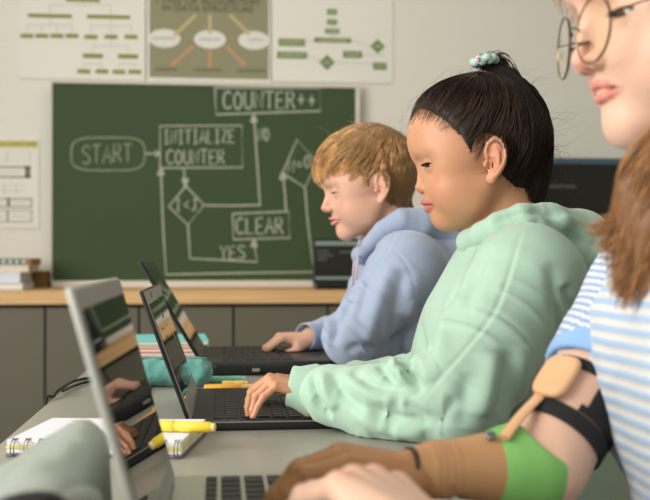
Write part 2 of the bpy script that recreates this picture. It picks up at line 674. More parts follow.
CW = 0.0066
b = MB()
cap_ = []
for k in range(24):
    a = 2 * math.pi * k / 24
    ca, sa = math.cos(a), math.sin(a)
    cap_.append((108 + 37 * math.copysign(abs(ca) ** 0.45, ca), 154 + 16.5 * math.copysign(abs(sa) ** 0.62, sa)))
chalk_stroke(b, cap_ + cap_[:1], CW)
word(b, 'START', 82, 146, 134, 164, 0.0066, dy=-2)
chalk_flat(b.build('start_bubble', m_chalk_thin, e))
b = MB()
chalk_stroke(b, [(145, 153.5), (160, 153.5)], CW)
chalk_stroke(b, [(155, 150.5), (160.5, 153.5), (155, 156.5)], CW)
chalk_stroke(b, [(160, 168), (160, 126), (242, 125.5), (242.5, 167.5), (160, 168)], CW * 0.9)
word(b, 'INITIALIZE', 163.5, 130.5, 236, 144, 0.0056, dy=-1)
word(b, 'COUNTER', 166.5, 150, 226, 164, 0.0056)
chalk_stroke(b, [(184, 169), (185, 184)], CW)
arrow_head(b, 185.2, 186, 0, 1)
chalk_stroke(b, [(186, 186), (204, 205), (188, 225), (168.7, 206.5), (186, 186)], CW)
word(b, 'I<J', 175, 199, 199, 210, 0.0055)
chalk_stroke(b, [(204, 205.3), (232, 205.6), (261, 205.0)], CW)
chalk_stroke(b, [(260, 205), (257, 160), (254, 118)], CW)
arrow_head(b, 253.7, 115, -0.05, -1)
word(b, 'NO', 258, 128, 270, 140, 0.0056)
chalk_stroke(b, [(188, 225), (190, 258.5), (222, 260), (257, 262), (254, 241)], CW)
arrow_head(b, 254, 239.5, 0, -1)
word(b, 'YES', 220, 246, 247, 259, 0.0056)
chalk_stroke(b, [(232.8, 213.7), (288.6, 211.5), (289.7, 237.8), (233.5, 239.5), (232.8, 213.7)], CW)
word(b, 'CLEAR', 236, 218, 285, 234, 0.0066)
chalk_stroke(b, [(286, 211.5), (285, 195), (283, 176)], CW)
arrow_head(b, 282.5, 172, -0.05, -1)
chalk_stroke(b, [(282.5, 173), (297, 139.5), (317, 163), (304.8, 187.4), (282.5, 173)], CW)
word(b, 'N=0', 288, 160, 312, 172, 0.0056, dy=-4)
chalk_stroke(b, [(304.8, 187.4), (308, 225), (313.8, 272), (240, 273), (166, 274.5), (163, 225), (161, 172)], CW)
arrow_head(b, 160.8, 168, 0, -1)
chalk_stroke(b, [(214.8, 87.5), (320, 88), (320.5, 111), (216, 114.5), (214.8, 87.5)], CW)
word(b, 'COUNTER++', 223, 91.5, 318, 108.5, 0.0066)
chalk_flat(b.build('flow_chart_writing', m_chalk, e))

# ------------------------------------------------------------------ things on the counter
def book(name, label, px0, px1, yb, yt, Yn, depth, cover, pages, yaw=0.0, cat='book', group='books stacked on the counter'):
    z0, z1 = yb, yt
    x0, x1 = PY(px0, 280, Yn)[0], PY(px1, 280, Yn)[0]
    e = empty(name, ((x0 + x1) / 2, Yn + depth / 2, z0), yaw)
    tag(e, label, cat, group)
    w, h = (x1 - x0) / 2, z1 - z0
    b = MB()
    b.box((-w, -depth / 2, 0), (w, depth / 2, 0.003), 0.001)
    b.box((-w, -depth / 2, h - 0.003), (w, depth / 2, h), 0.001)
    b.box((-w, depth / 2 - 0.003, 0), (w, depth / 2, h), 0.001)
    b.build('cover', cover, e)
    b = MB()
    b.box((-w + 0.003, -depth / 2 + 0.003, 0.0032), (w - 0.003, depth / 2 - 0.0035, h - 0.0032))
    b.build('page_block', pages, e)
    return e


m_pages = mat('book_pages', (226, 224, 216), 0.85, noise_amt=0.05, noise_scale=120)
zz = [CTR_Z, CTR_Z + 0.026, CTR_Z + 0.064, CTR_Z + 0.090, CTR_Z + 0.112]
book('book', 'thick grey backed book at the bottom of the counter stack', -40, 23, zz[0] + 0.0003, zz[1], 3.60, 0.21, mat('grey_cover', (176, 182, 186), 0.6), m_pages)
book('book', 'thick white book second from the bottom of the counter stack', -44, 20.5, zz[1], zz[2], 3.61, 0.21, mat('white_cover', (222, 226, 232), 0.5), mat('white_pages', (214, 220, 230), 0.8))
book('book', 'cream paperback lying third in the counter stack', -40, 29, zz[2], zz[3], 3.62, 0.2, mat('cream_cover', (214, 200, 182), 0.6), mat('cream_pages', (220, 210, 194), 0.85))
e = book('book', 'brown book with a teal and white spine topping the counter stack', -38, 31.5, zz[3], zz[4], 3.62, 0.19, mat('brown_cover', (140, 104, 56), 0.6), mat('tan_pages', (160, 122, 76), 0.85))
w = (PY(31.5, 280, 3.62)[0] - PY(-38, 280, 3.62)[0]) / 2
b = MB()
b.box((-w, -0.19 / 2 - 0.001, 0.001), (w - 0.024, -0.19 / 2 + 0.004, zz[4] - zz[3] - 0.001), 0.001)
b.build('spine', mat('teal_spine', (52, 98, 88), 0.5), e)
b = MB()
for k in range(9):
    b.box((-w + 0.02 + k * 0.023, -0.19 / 2 - 0.002, 0.005), (-w + 0.033 + k * 0.023, -0.19 / 2, zz[4] - zz[3] - 0.005))
b.build('spine_print', mat('white_spine_print', (196, 202, 196), 0.6), e)
book('box_file', 'brown cardboard box standing behind the book stack', 22, 47, CTR_Z + 0.0003, CTR_Z + 0.064, 3.835, 0.10, mat('cardboard', (150, 118, 70), 0.8),
     mat('cardboard_dark', (112, 88, 46), 0.8), cat='box', group=None)

m_black = mat('black_plastic', (20, 20, 19), 0.35)
m_black_matte = mat('matte_black_plastic', (26, 25, 23), 0.6)
m_screen = mat('dark_glossy_screen', (14, 16, 12), 0.025, spec=0.6)


def lap_on_counter():
    x0, x1 = PY(315.5, 280, 3.60)[0], PY(397, 280, 3.60)[0]
    zt = PY(330, 238, 3.62)[2]
    e = worldly(empty('laptop', ((x0 + x1) / 2, 3.62, CTR_Z)))
    tag(e, 'black laptop open on the counter in front of the chalkboard', 'laptop')
    b = MB()
    b.box((x0, 3.56, CTR_Z + 0.0003), (x1, 3.70, CTR_Z + 0.022), 0.003)
    b.build('base', m_black, e)
    b = MB()
    b.box((x0, 3.700, CTR_Z + 0.012), (x1, 3.712, zt), 0.004)
    b.build('lid', m_black, e)
    b = MB()
    b.box((x0 + 0.008, 3.6985, CTR_Z + 0.03), (x1 - 0.008, 3.7005, zt - 0.008))
    s = b.build('screen', mat('laptop_screen', (38, 40, 30), 0.25), e)
    b = MB()
    b.box((x0 + 0.009, 3.6975, zt - 0.026), (x1 - 0.009, 3.6985, zt - 0.011))
    b.box((x0 + 0.009, 3.6975, CTR_Z + 0.033), (x1 - 0.009, 3.6985, CTR_Z + 0.044))
    b.build('window_bars', mat('screen_grey', (120, 134, 124), 0.3, emit=0.25), s)
    for (dz, a, c) in [(0.045, .016, .06), (0.060, .016, .075), (0.075, .016, .05), (0.048, .10, .28)]:
        b = MB()
        b.box((x0 + a, 3.6975, zt - dz - 0.006), (x0 + c, 3.6985, zt - dz))
        b.build('code_line', mat('screen_text', (84, 92, 80), 0.3, emit=0.2), s)


lap_on_counter()


def wall_monitor():
    x0, x1 = PY(515, 200, 3.68)[0], PY(700, 200, 3.68)[0]
    zt = PY(600, 158, 3.68)[2]
    e = worldly(empty('monitor', ((x0 + x1) / 2, 3.7, CTR_Z)))
    tag(e, 'large black monitor on the counter behind the girl in mint', 'monitor')
    b = MB()
    b.box((x0, 3.68, CTR_Z + 0.09), (x1, 3.72, zt), 0.006)
    b.build('housing', m_black_matte, e)
    b = MB()
    b.box((x0 + 0.015, 3.678, CTR_Z + 0.11), (x1 - 0.015, 3.6805, zt - 0.022))
    s = b.build('screen', mat('monitor_screen', (24, 24, 18), 0.25), e)
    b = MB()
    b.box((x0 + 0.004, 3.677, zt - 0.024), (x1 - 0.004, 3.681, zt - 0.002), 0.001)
    b.build('top_edge_highlight', mat('edge_highlight_blue', (62, 84, 98), 0.4, emit=0.12), s)  # highlight along the monitor's top edge, painted as a glowing blue-grey strip
    b = MB()
    b.box((x0 + 0.05, 3.6765, zt - 0.116), (x0 + 0.235, 3.678, zt - 0.103))
    b.build('window_bar', mat('reflection_strip_grey', (66, 70, 66), 0.4, emit=0.12), s)  # line of reflected light on the dark screen, put in as a glowing strip
    b = MB()
    xm = (x0 + x1) / 2
    b.box((xm - 0.03, 3.70, CTR_Z + 0.008), (xm + 0.03, 3.715, CTR_Z + 0.2), 0.003)
    b.box((xm - 0.12, 3.62, CTR_Z + 0.0003), (xm + 0.12, 3.80, CTR_Z + 0.012), 0.003)
    b.build('stand', m_black_matte, e)


wall_monitor()

# ------------------------------------------------------------------ the long desk
m_desk = mat('desk_laminate', (156, 153, 142), 0.35, noise_amt=0.02, noise_scale=40, spec=0.4)
m_steel = mat('grey_steel', (120, 120, 116), 0.35, metal=0.8)
DX0, DX1, DY0, DY1 = -0.235, 0.262, 0.12, 2.22
e = worldly(empty('desk', (0.05, 1.2, 0)))
tag(e, 'long grey laminate desk shared by the three pupils', 'desk')
b = MB()
b.box((DX0, DY0, DESK_Z - 0.028), (DX1, DY1, DESK_Z), 0.003)
b.build('desk_top', m_desk, e)
for x in (DX0 + 0.05, DX1 - 0.05):
    for y in (DY0 + 0.06, DY1 - 0.06):
        b = MB()
        b.box((x - 0.02, y - 0.02, 0), (x + 0.02, y + 0.02, DESK_Z - 0.028), 0.003)
        b.build('leg', m_steel, e)
b = MB()
b.box((DX0 + 0.045, DY0 + 0.08, DESK_Z - 0.075), (DX0 + 0.075, DY1 - 0.08, DESK_Z - 0.028))
b.box((DX1 - 0.075, DY0 + 0.08, DESK_Z - 0.075), (DX1 - 0.045, DY1 - 0.08, DESK_Z - 0.028))
b.build('rail', m_steel, e)

# ------------------------------------------------------------------ laptops
m_silver = mat('silver_aluminium', (198, 200, 192), 0.4, metal=0.35)
m_silver_bezel = mat('silver_bezel', (146, 148, 140), 0.45)
m_keys = mat('black_keys', (18, 18, 17), 0.5)
m_dark_metal = mat('dark_edge', (70, 70, 68), 0.3, metal=0.7)


def laptop(label, origin, base, wid, thick, lid_len, tilt, m_body, m_lid_back, m_bezel, m_edge, bez=(0.012, 0.012), touchpad=True, key_gap=0.0035, glossy_pad=False, name='laptop', vents=False):
    """local frame: hinge along y at x=0, the base reaches to +x, the lid leans to -x"""
    e = empty(name, origin)
    tag(e, label, 'laptop')
    b = MB()
    b.box((0, 0, 0.0008), (base, wid, thick), 0.0025)
    bo = b.build('base', m_body, e, smooth=True)
    b = MB()
    kx0, kx1 = base * 0.10, base * 0.62
    rows, cols = 6, 14
    ky0, ky1 = 0.012, wid - 0.012
    rw = (kx1 - kx0) / rows
    cwid = (ky1 - ky0) / cols
    for r in range(rows):
        c0 = 0.0
        while c0 < cols - 0.01:
            span = 1.0
            if r == rows - 1:
                span = 5.0 if 3.9 < c0 < 4.1 else 1.0
            elif r > 0 and (c0 == 0.0):
                span = 1.0 + 0.25 * r
            span = min(span, cols - c0)
            y0, y1 = ky0 + c0 * cwid + key_gap / 2, ky0 + (c0 + span) * cwid - key_gap / 2
            x0, x1 = kx0 + r * rw + key_gap / 2, kx0 + (r + 1) * rw - key_gap / 2
            if r == 0:
                x0 += rw * 0.35
            # mirrored so that the space bar row is nearest the typist
            b.box((x0, wid - y1, thick - 0.001), (x1, wid - y0, thick + 0.0016), 0.0007, 1)
            c0 += span
    kb = b.build('keyboard', m_keys, e)
    if touchpad:
        b = MB()
        b.box((base * 0.67, wid * 0.32, thick - 0.001), (base * 0.95, wid * 0.66, thick + 0.0005), 0.0004, 1)
        b.build('touchpad', m_black if glossy_pad else m_body, e)
    if vents:
        b = MB()
        for k in range(16):
            b.box((0.03 + k * 0.005, -0.0004, 0.005), (0.0325 + k * 0.005, 0.002, thick - 0.006))
        b.build('vent', m_keys, e)
    # lid
    M = Matrix.Translation((0.004, 0, thick * 0.75)) @ Matrix.Rotation(-tilt, 4, 'Y')
    b = MB()
    b.box((-0.0048, 0, 0), (0.0, wid, lid_len), 0.0022, 2, M)
    lo = b.build('lid', m_lid_back, e, smooth=True)
    b = MB()
    b.box((-0.001, 0.002, 0.004), (0.0008, wid - 0.002, lid_len - 0.0025), 0.0, 2, M)
    b.build('bezel', m_bezel, lo)
    b = MB()
    b.box((0.0002, bez[0], bez[1] * 1.5), (0.0013, wid - bez[0], lid_len - bez[1]), 0.0, 2, M)
    s = b.build('screen', m_screen, e)
    b = MB()
    b.tube([(0.002, wid * 0.12, thick * 0.8), (0.002, wid * 0.88, thick * 0.8)], thick * 0.32, 12)
    b.build('hinge', m_edge, e, smooth=True)
    return e, M, bo, s


# silver laptop of the woman
lp, M, bo, scr = laptop('silver laptop with its lid seen edge on, nearest the camera', (-0.042, 0.598, DESK_Z), 0.222, 0.268, 0.013, 0.180, math.radians(15.5), m_silver, m_silver, m_silver_bezel,
                        m_dark_metal, bez=(0.007, 0.015))
# black laptop of the girl
lp, M, bo, scr = laptop('thin black laptop in front of the girl in mint', (-0.036, 1.155, DESK_Z), 0.215, 0.290, 0.012, 0.163, math.radians(20), m_black_matte, m_black, mat('graphite_bezel', (150, 150, 140), 0.4),
                        m_dark_metal, bez=(0.008, 0.018))
rnd = random.Random(3)
for k in range(18):
    b = MB()
    y0 = 0.03 + rnd.random() * 0.2
    z0 = 0.03 + rnd.random() * 0.125
    b.box((0.0012, y0, z0), (0.0016, y0 + 0.008 + rnd.random() * 0.03, z0 + 0.0022), 0, 2, M)
    b.build('code_line', mat('green_code', (70, 100, 60), 0.3, emit=0.10), scr)
b = MB()
b.box((0.004, -0.0006, 0.0095), (0.213, 0.0006, 0.0112))
b.build('edge_trim', mat('silver_trim', (150, 150, 144), 0.3, metal=0.8), bo)
# thick black laptop of the boy
lp, M, bo, scr = laptop('thick black laptop in front of the fair haired boy', (-0.030, 1.690, DESK_Z), 0.255, 0.295, 0.024, 0.205, math.radians(31), m_black, m_black, m_black,
                        m_black, bez=(0.012, 0.014), glossy_pad=True, vents=True)
b = MB()
b.box((0.084, -0.014, 0.008), (0.097, 0.004, 0.013), 0.001)
b.build('plug', mat('plug_metal', (170, 168, 160), 0.3, metal=0.9), bo)

# ------------------------------------------------------------------ stationery on the desk
def at_desk(px, py, z=0.0):
    return PZ(px, py, DESK_Z + z)


# spiral notebook
c0, c1 = at_desk(5, 457), at_desk(178, 459)
ux = np.array([c1[0] - c0[0], c1[1] - c0[1], 0]); wid = np.linalg.norm(ux) + 0.004; ux /= np.linalg.norm(ux)
uy = np.array([-ux[1], ux[0], 0])
dep = 0.142
ang = math.atan2(ux[1], ux[0])
e = empty('spiral_notebook', (c0[0], c0[1], DESK_Z + 0.0004), ang)
tag(e, 'open white spiral notebook with yellow divider on the grey desk', 'notebook')
m_white_paper = mat('notebook_paper', (238, 234, 240), 0.75)
NH = 0.0165
b = MB()
b.box((0, 0, 0), (wid, dep, 0.003), 0.001)
b.build('back_cover', mat('notebook_back', (120, 118, 120), 0.6), e)
b = MB()
b.box((0.001, 0.002, 0.003), (wid - 0.001, dep - 0.002, 0.0075), 0.0008)
b.build('lower_pages', m_white_paper, e)
b = MB()
b.box((0, 0.001, 0.0075), (wid, dep, 0.0105), 0.0008)
b.build('yellow_divider', mat('yellow_card', (226, 216, 120), 0.6), e)
b = MB()
b.box((0.001, 0.002, 0.0105), (wid - 0.001, dep - 0.002, NH), 0.0012)
pg = b.build('upper_pages', m_white_paper, e)
b = MB()
for k in range(9):
    b.box((0.004, 0.022 + k * 0.0135, NH), (wid - 0.004, 0.0228 + k * 0.0135, NH + 0.0003))
b.build('ruled_lines', mat('ruled_line_ink', (206, 206, 216), 0.7), pg)
b = MB()
for (u, v, du, dv) in [(0.03, .115, .022, .006), (.032, .094, .012, .004), (.055, .135, .05, .007), (.1, .11, .02, .004), (.128, .10, .014, .010), (.126, .085, .03, .004)]:
    b.box((u, v, NH + 0.0001), (u + du, v + dv, NH + 0.0005))
b.build('pink_notes', mat('pink_highlight', (226, 176, 196), 0.7), pg)
b = MB()
nr = 13
for k in range(nr):
    x = 0.007 + (wid - 0.014) * k / (nr - 1)
    ring = []
    for dx in (0.0, 0.0032):
        pts = []
        for a in np.linspace(0, 2 * math.pi, 18, endpoint=False):
            pts.append((x + dx, 0.004 + 0.0085 * math.cos(a), 0.0088 + 0.0086 * math.sin(a)))
        b.tube(pts, 0.0007, 6, closed=True)
b.build('spiral_binding', mat('binding_wire', (150, 150, 152), 0.25, metal=0.9), e, smooth=True)
NB_TOP = DESK_Z + NH + 0.0012


def pen(name, label, a, b_, r, m_body, m_cap, m_tip, cat='pen', group=None, cap_frac=0.35):
    """a lying pen from a (cap end) to b_ (other end); both given at the axis"""
    a, b_ = Vector(a), Vector(b_)
    L = (b_ - a).length
    e = worldly(empty(name, tuple(a)))
    tag(e, label, cat, group)
    M = rot_to(b_ - a, origin=a)
    cl = L * cap_frac
    b = MB()
    b.lathe([(r * 0.8, 0), (r * 1.02, 0.002), (r * 1.02, cl - 0.001), (r * 0.95, cl)], M, 20)
    b.build('cap', m_cap, e, smooth=True)
    b = MB()
    b.lathe([(r * 0.86, cl), (r * 0.86, cl + 0.006), (r * 0.97, cl + 0.007), (r * 0.97, L - 0.006), (r * 0.8, L - 0.004)], M, 20)
    b.build('barrel', m_body, e, smooth=True)
    b = MB()
    b.lathe([(r * 0.8, L - 0.004), (r * 0.72, L), (r * 0.5, L + 0.0006)], M, 20)
    b.build('end_plug', m_tip, e, smooth=True)
    return e


m_yel = mat('yellow_marker', (236, 206, 58), 0.35)
m_yel_d = mat('yellow_marker_cap', (240, 214, 72), 0.35)
m_plug = mat('marker_end_plug', (236, 214, 140), 0.4)
r = 0.0058
a = PZ(166, 426, NB_TOP + r)
b2 = PZ(215, 427.5, NB_TOP + r)
dv = (b2 - a)
pen('highlighter', 'yellow highlighter lying across the spiral notebook', a - dv * 0.28, b2, r, m_yel, m_yel_d, m_plug, 'highlighter')

m_org = mat('orange_marker', (232, 166, 46), 0.35)
m_org2 = mat('pale_orange_grip', (226, 178, 116), 0.4)
r = 0.0052
y_ = at_desk(204, 388, r); y2 = at_desk(262, 387, r)
dv = y2 - y_
pen('felt_pen', 'orange felt pen lying behind the thin black laptop', y_, y_ + dv * 1.02, r, m_org2, m_org, m_plug, 'pen', cap_frac=0.62)
m_teal = mat('teal_marker', (126, 204, 178), 0.35)
a, c = at_desk(206, 379.6, r), at_desk(245, 378.8, r)
pen('felt_pen', 'mint green felt pen lying beside the teal pencil case', a, c, r, m_teal, m_teal, mat('mint_plug', (150, 214, 190), 0.4), 'pen', cap_frac=0.4)
a, c = at_desk(222, 383.5, r), at_desk(247, 382.8, r)
pen('felt_pen', 'short yellow felt pen lying against the mint green one', a, c, r * 0.8, mat('amber_marker', (226, 190, 92), 0.35), mat('amber_marker', (226, 190, 92)), m_plug, 'pen', cap_frac=0.4)


# teal pencil case: a soft lumpy tube
def pencil_case():
    a, c = at_desk(142, 388.5), at_desk(213, 389)
    a = a + np.array([0, 0.035, 0.0225]); c = c + np.array([0, 0.035, 0.0225])
    a[0] -= 0.03
    e = worldly(empty('pencil_case', tuple((a + c) / 2 - np.array([0, 0, 0.0225]))))
    tag(e, 'crumpled teal fabric pencil case on the desk', 'pencil case')
    b = MB()
    N, S = 44, 40
    rings = []
    for i in range(N + 1):
        t = i / N
        p = a + (c - a) * t
        prof = min(1.0, (1 - abs(2 * t - 1) ** 7) ** 0.5 + 0.02)
        ring = []
        for k in range(S):
            an = 2 * math.pi * k / S
            cr = noise.noise(Vector((t * 9, math.cos(an) * 1.6, math.sin(an) * 1.6))) * 0.0035 + abs(noise.noise(Vector((t * 22 + 5, math.cos(an) * 3, math.sin(an) * 3)))) * 0.003
            rr_y, rr_z = 0.034 * prof + cr * (prof > .3), 0.0215 * prof + cr * (prof > .3)
            z = p[2] + rr_z * math.sin(an)
            z = max(z, DESK_Z + 0.0006)
            ring.append(b.bm.verts.new((p[0], p[1] + rr_y * math.cos(an), z)))
        rings.append(ring)
    for r0, r1 in zip(rings, rings[1:]):
        for k in range(S):
            b.bm.faces.new((r0[k], r0[(k + 1) % S], r1[(k + 1) % S], r1[k]))
    b.bm.faces.new(rings[0][::-1]); b.bm.faces.new(rings[-1])
    o = b.build('case', mat('teal_fabric', (88, 150, 140), 0.85, noise_amt=0.12, noise_scale=60, bump=0.5, bump_scale=260, sheen=0.3), e, smooth=True, angle=80)
    b = MB()
    b.tube([tuple(a + (c - a) * t + np.array([0, -0.010, 0.0208])) for t in np.linspace(0.08, 0.92, 12)], 0.0022, 8)
    b.build('zipper', mat('teal_zip', (54, 122, 112), 0.5), e)
    b = MB()
    p = a + (c - a) * 0.93 + np.array([0, -0.012, 0.0208])
    b.tube([p, p + np.array([0.008, -0.006, -0.004]), p + np.array([0.014, -0.012, -0.013])], 0.0016, 6)
    b.build('zip_pull', m_dark_metal, e)


pencil_case()


# pile of colourful exercise books at the far end of the desk
def exercise(label, x0, x1, y0, y1, z0, h, m_cov, yaw):
    e = empty('exercise_book', ((x0 + x1) / 2, (y0 + y1) / 2, z0), yaw)
    tag(e, label, 'notebook', 'exercise books stacked at the far end of the desk')
    w, d = (x1 - x0) / 2, (y1 - y0) / 2
    b = MB()
    b.box((-w, -d, 0), (w, d, 0.0016), 0.0006)
    b.box((-w, -d, h - 0.0016), (w, d, h), 0.0006)
    b.build('cover', m_cov, e)
    b = MB()
    b.box((-w + 0.002, -d + 0.002, 0.0017), (w - 0.002, d - 0.002, h - 0.0017))
    b.build('page_block', m_pages, e)


bl = at_desk(128, 357); br = at_desk(203, 357)
x0, x1 = bl[0], br[0] + 0.002
ya = bl[1]
zc = DESK_Z + 0.0003
for (lab, h, col, yw, dx) in [('dull pink exercise book at the bottom of the desk pile', 0.008, (196, 140, 130), 0.02, 0.0), ('coral red exercise book in the middle of the desk pile', 0.008, (226, 104, 96), -0.01, 0.004),
                              ('orange exercise book under the turquoise one on the desk', 0.006, (236, 170, 84), 0.03, 0.0), ('turquoise exercise book on top of the desk pile', 0.008, (122, 206, 202), 0.06, 0.004)]:
    exercise(lab, x0 + dx, x1 + dx, ya, ya + 0.19, zc, h, mat('cover_%d_%d' % (col[0], col[1]), col, 0.55), yw)
    zc += h + 0.0002

# black cable looping over the desk edge
pts = [at_desk(150, 389, 0.003), at_desk(120, 380, 0.003), at_desk(93, 378, 0.003), at_desk(75, 381, 0.004), at_desk(62, 388, 0.006), at_desk(53.5, 396, 0.004)]
pz = pts[-1]
pts += [np.array([DX0 - 0.006, pz[1] - 0.03, DESK_Z - 0.03]), np.array([DX0 - 0.007, pz[1] - 0.02, DESK_Z - 0.35]), np.array([DX0 - 0.01, pz[1] + 0.05, 0.006]), np.array([DX0 - 0.05, pz[1] + 0.5, 0.004])]
b = MB()
b.tube(smooth_path(pts, 8), 0.0024, 8)
pts2 = [at_desk(150, 392, 0.003), at_desk(118, 384, 0.003), at_desk(92, 381.5, 0.003), at_desk(74, 386, 0.005), at_desk(63, 391, 0.010)]
b.tube(smooth_path(pts2, 8), 0.0022, 8)
o = b.build('power_cable', mat('black_rubber', (22, 22, 22), 0.45), None, smooth=True)
tag(o, 'doubled black power cable running over the desk edge', 'cable')


# grey felt pouch in front of the spiral notebook
def pouch():
    # a soft sleeve lying on the desk, its mouth towards the camera
    e = worldly(empty('felt_pouch', (-0.19, 0.62, DESK_Z)))
    tag(e, 'soft grey felt pouch with a black rim on the desk behind the silver laptop', 'pouch')
    b = MB()
    N = 40
    Y0_, Y1_ = 0.585, 0.80
    prof = [(-0.083, 0.0), (-0.082, 0.03), (-0.084, 0.058), (-0.090, 0.069), (-0.102, 0.074), (-0.118, 0.069), (-0.136, 0.058), (-0.158, 0.045), (-0.182, 0.033), (-0.202, 0.017), (-0.215, 0.005), (-0.216, 0.0),
            (-0.19, 0.0), (-0.15, 0.0), (-0.11, 0.0)]
    prof = smooth_path([np.array(q) for q in prof], 3, closed=True)
    S = len(prof)
    rings = []
    for i in range(N + 1):
        t = i / N
        y = Y0_ + (Y1_ - Y0_) * t
        end = min(1.0, ((1 - t) * 9 + 0.05)) ** 0.5
        ring = []
        for k, (x, z) in enumerate(prof):
            wob = noise.noise(Vector((t * 5, x * 30, z * 30))) * 0.005 + noise.noise(Vector((t * 14, x * 60, z * 60))) * 0.0015
            zz = max(0.0, z) * end * (0.93 + 0.07 * min(1, t * 3)) + wob * (z > 0.01)
            xx = -0.13 + (x + 0.13) * (0.6 + 0.4 * end) - abs(wob) * 0.3
            ring.append(b.bm.verts.new((xx, y - (z * 0.35 if i == 0 else 0), max(DESK_Z + 0.0008, DESK_Z + 0.0008 + zz))))
        rings.append(ring)
    for r0, r1 in zip(rings, rings[1:]):
        for k in range(S):
            b.bm.faces.new((r0[k], r0[(k + 1) % S], r1[(k + 1) % S], r1[k]))
    b.bm.faces.new(rings[-1])
    rim = [v.co.copy() for v in rings[0]]
    c = sum(rim, Vector()) / len(rim)
    inner = [b.bm.verts.new(c + (v - c) * 0.9 + Vector((0.02, 0.05, 0))) for v in rim]
    for k in range(S):
        b.bm.faces.new((rings[0][k], inner[k], inner[(k + 1) % S], rings[0][(k + 1) % S]))
    b.bm.faces.new(inner)
    b.build('body', mat('grey_felt', (146, 152, 143), 0.9, noise_amt=0.05, noise_scale=90, bump=0.3, bump_scale=400), e, smooth=True, angle=80)
    b = MB()
    b.tube([(v.x, v.y, max(v.z, DESK_Z + 0.0062)) for v in rim], 0.0055, 8, closed=True)
    b.build('rim', m_black, e, smooth=True)


pouch()

# ------------------------------------------------------------------ implicit-surface modelling (bodies and clothes)
class Frame:
    """local axes forward, lateral (the person's own left), up; s = metres per unit"""

    def __init__(self, o, yaw=0.0, pitch=0.0, roll=0.0, s=0.01):
        a, p, r = math.radians(yaw), math.radians(pitch), math.radians(roll)
        fh = np.array([-math.cos(a), -math.sin(a), 0.0])
        z = np.array([0, 0, 1.0])
        l = np.cross(z, fh)
        f = fh * math.cos(p) - z * math.sin(p)
        u = np.cross(f, l)
        l2 = l * math.cos(r) + u * math.sin(r)
        u2 = u * math.cos(r) - l * math.sin(r)
        self.o, self.A, self.s = np.asarray(o, float), np.array([f, l2, u2]), s

    @classmethod
    def axes(cls, o, f, u, s, mirror=1.0):
        self = cls.__new__(cls)
        f = np.asarray(f, float); f = f / np.linalg.norm(f)
        u = np.asarray(u, float); u = u - f * (u @ f); u = u / np.linalg.norm(u)
        self.o, self.A, self.s = np.asarray(o, float), np.array([f, np.cross(u, f) * mirror, u]), s
        return self

    def p(self, x, y, z):
        return self.o + self.s * (np.array([x, y, z], float) @ self.A)

    def local(self, Q):
        return (np.asarray(Q) - self.o) @ self.A.T / self.s


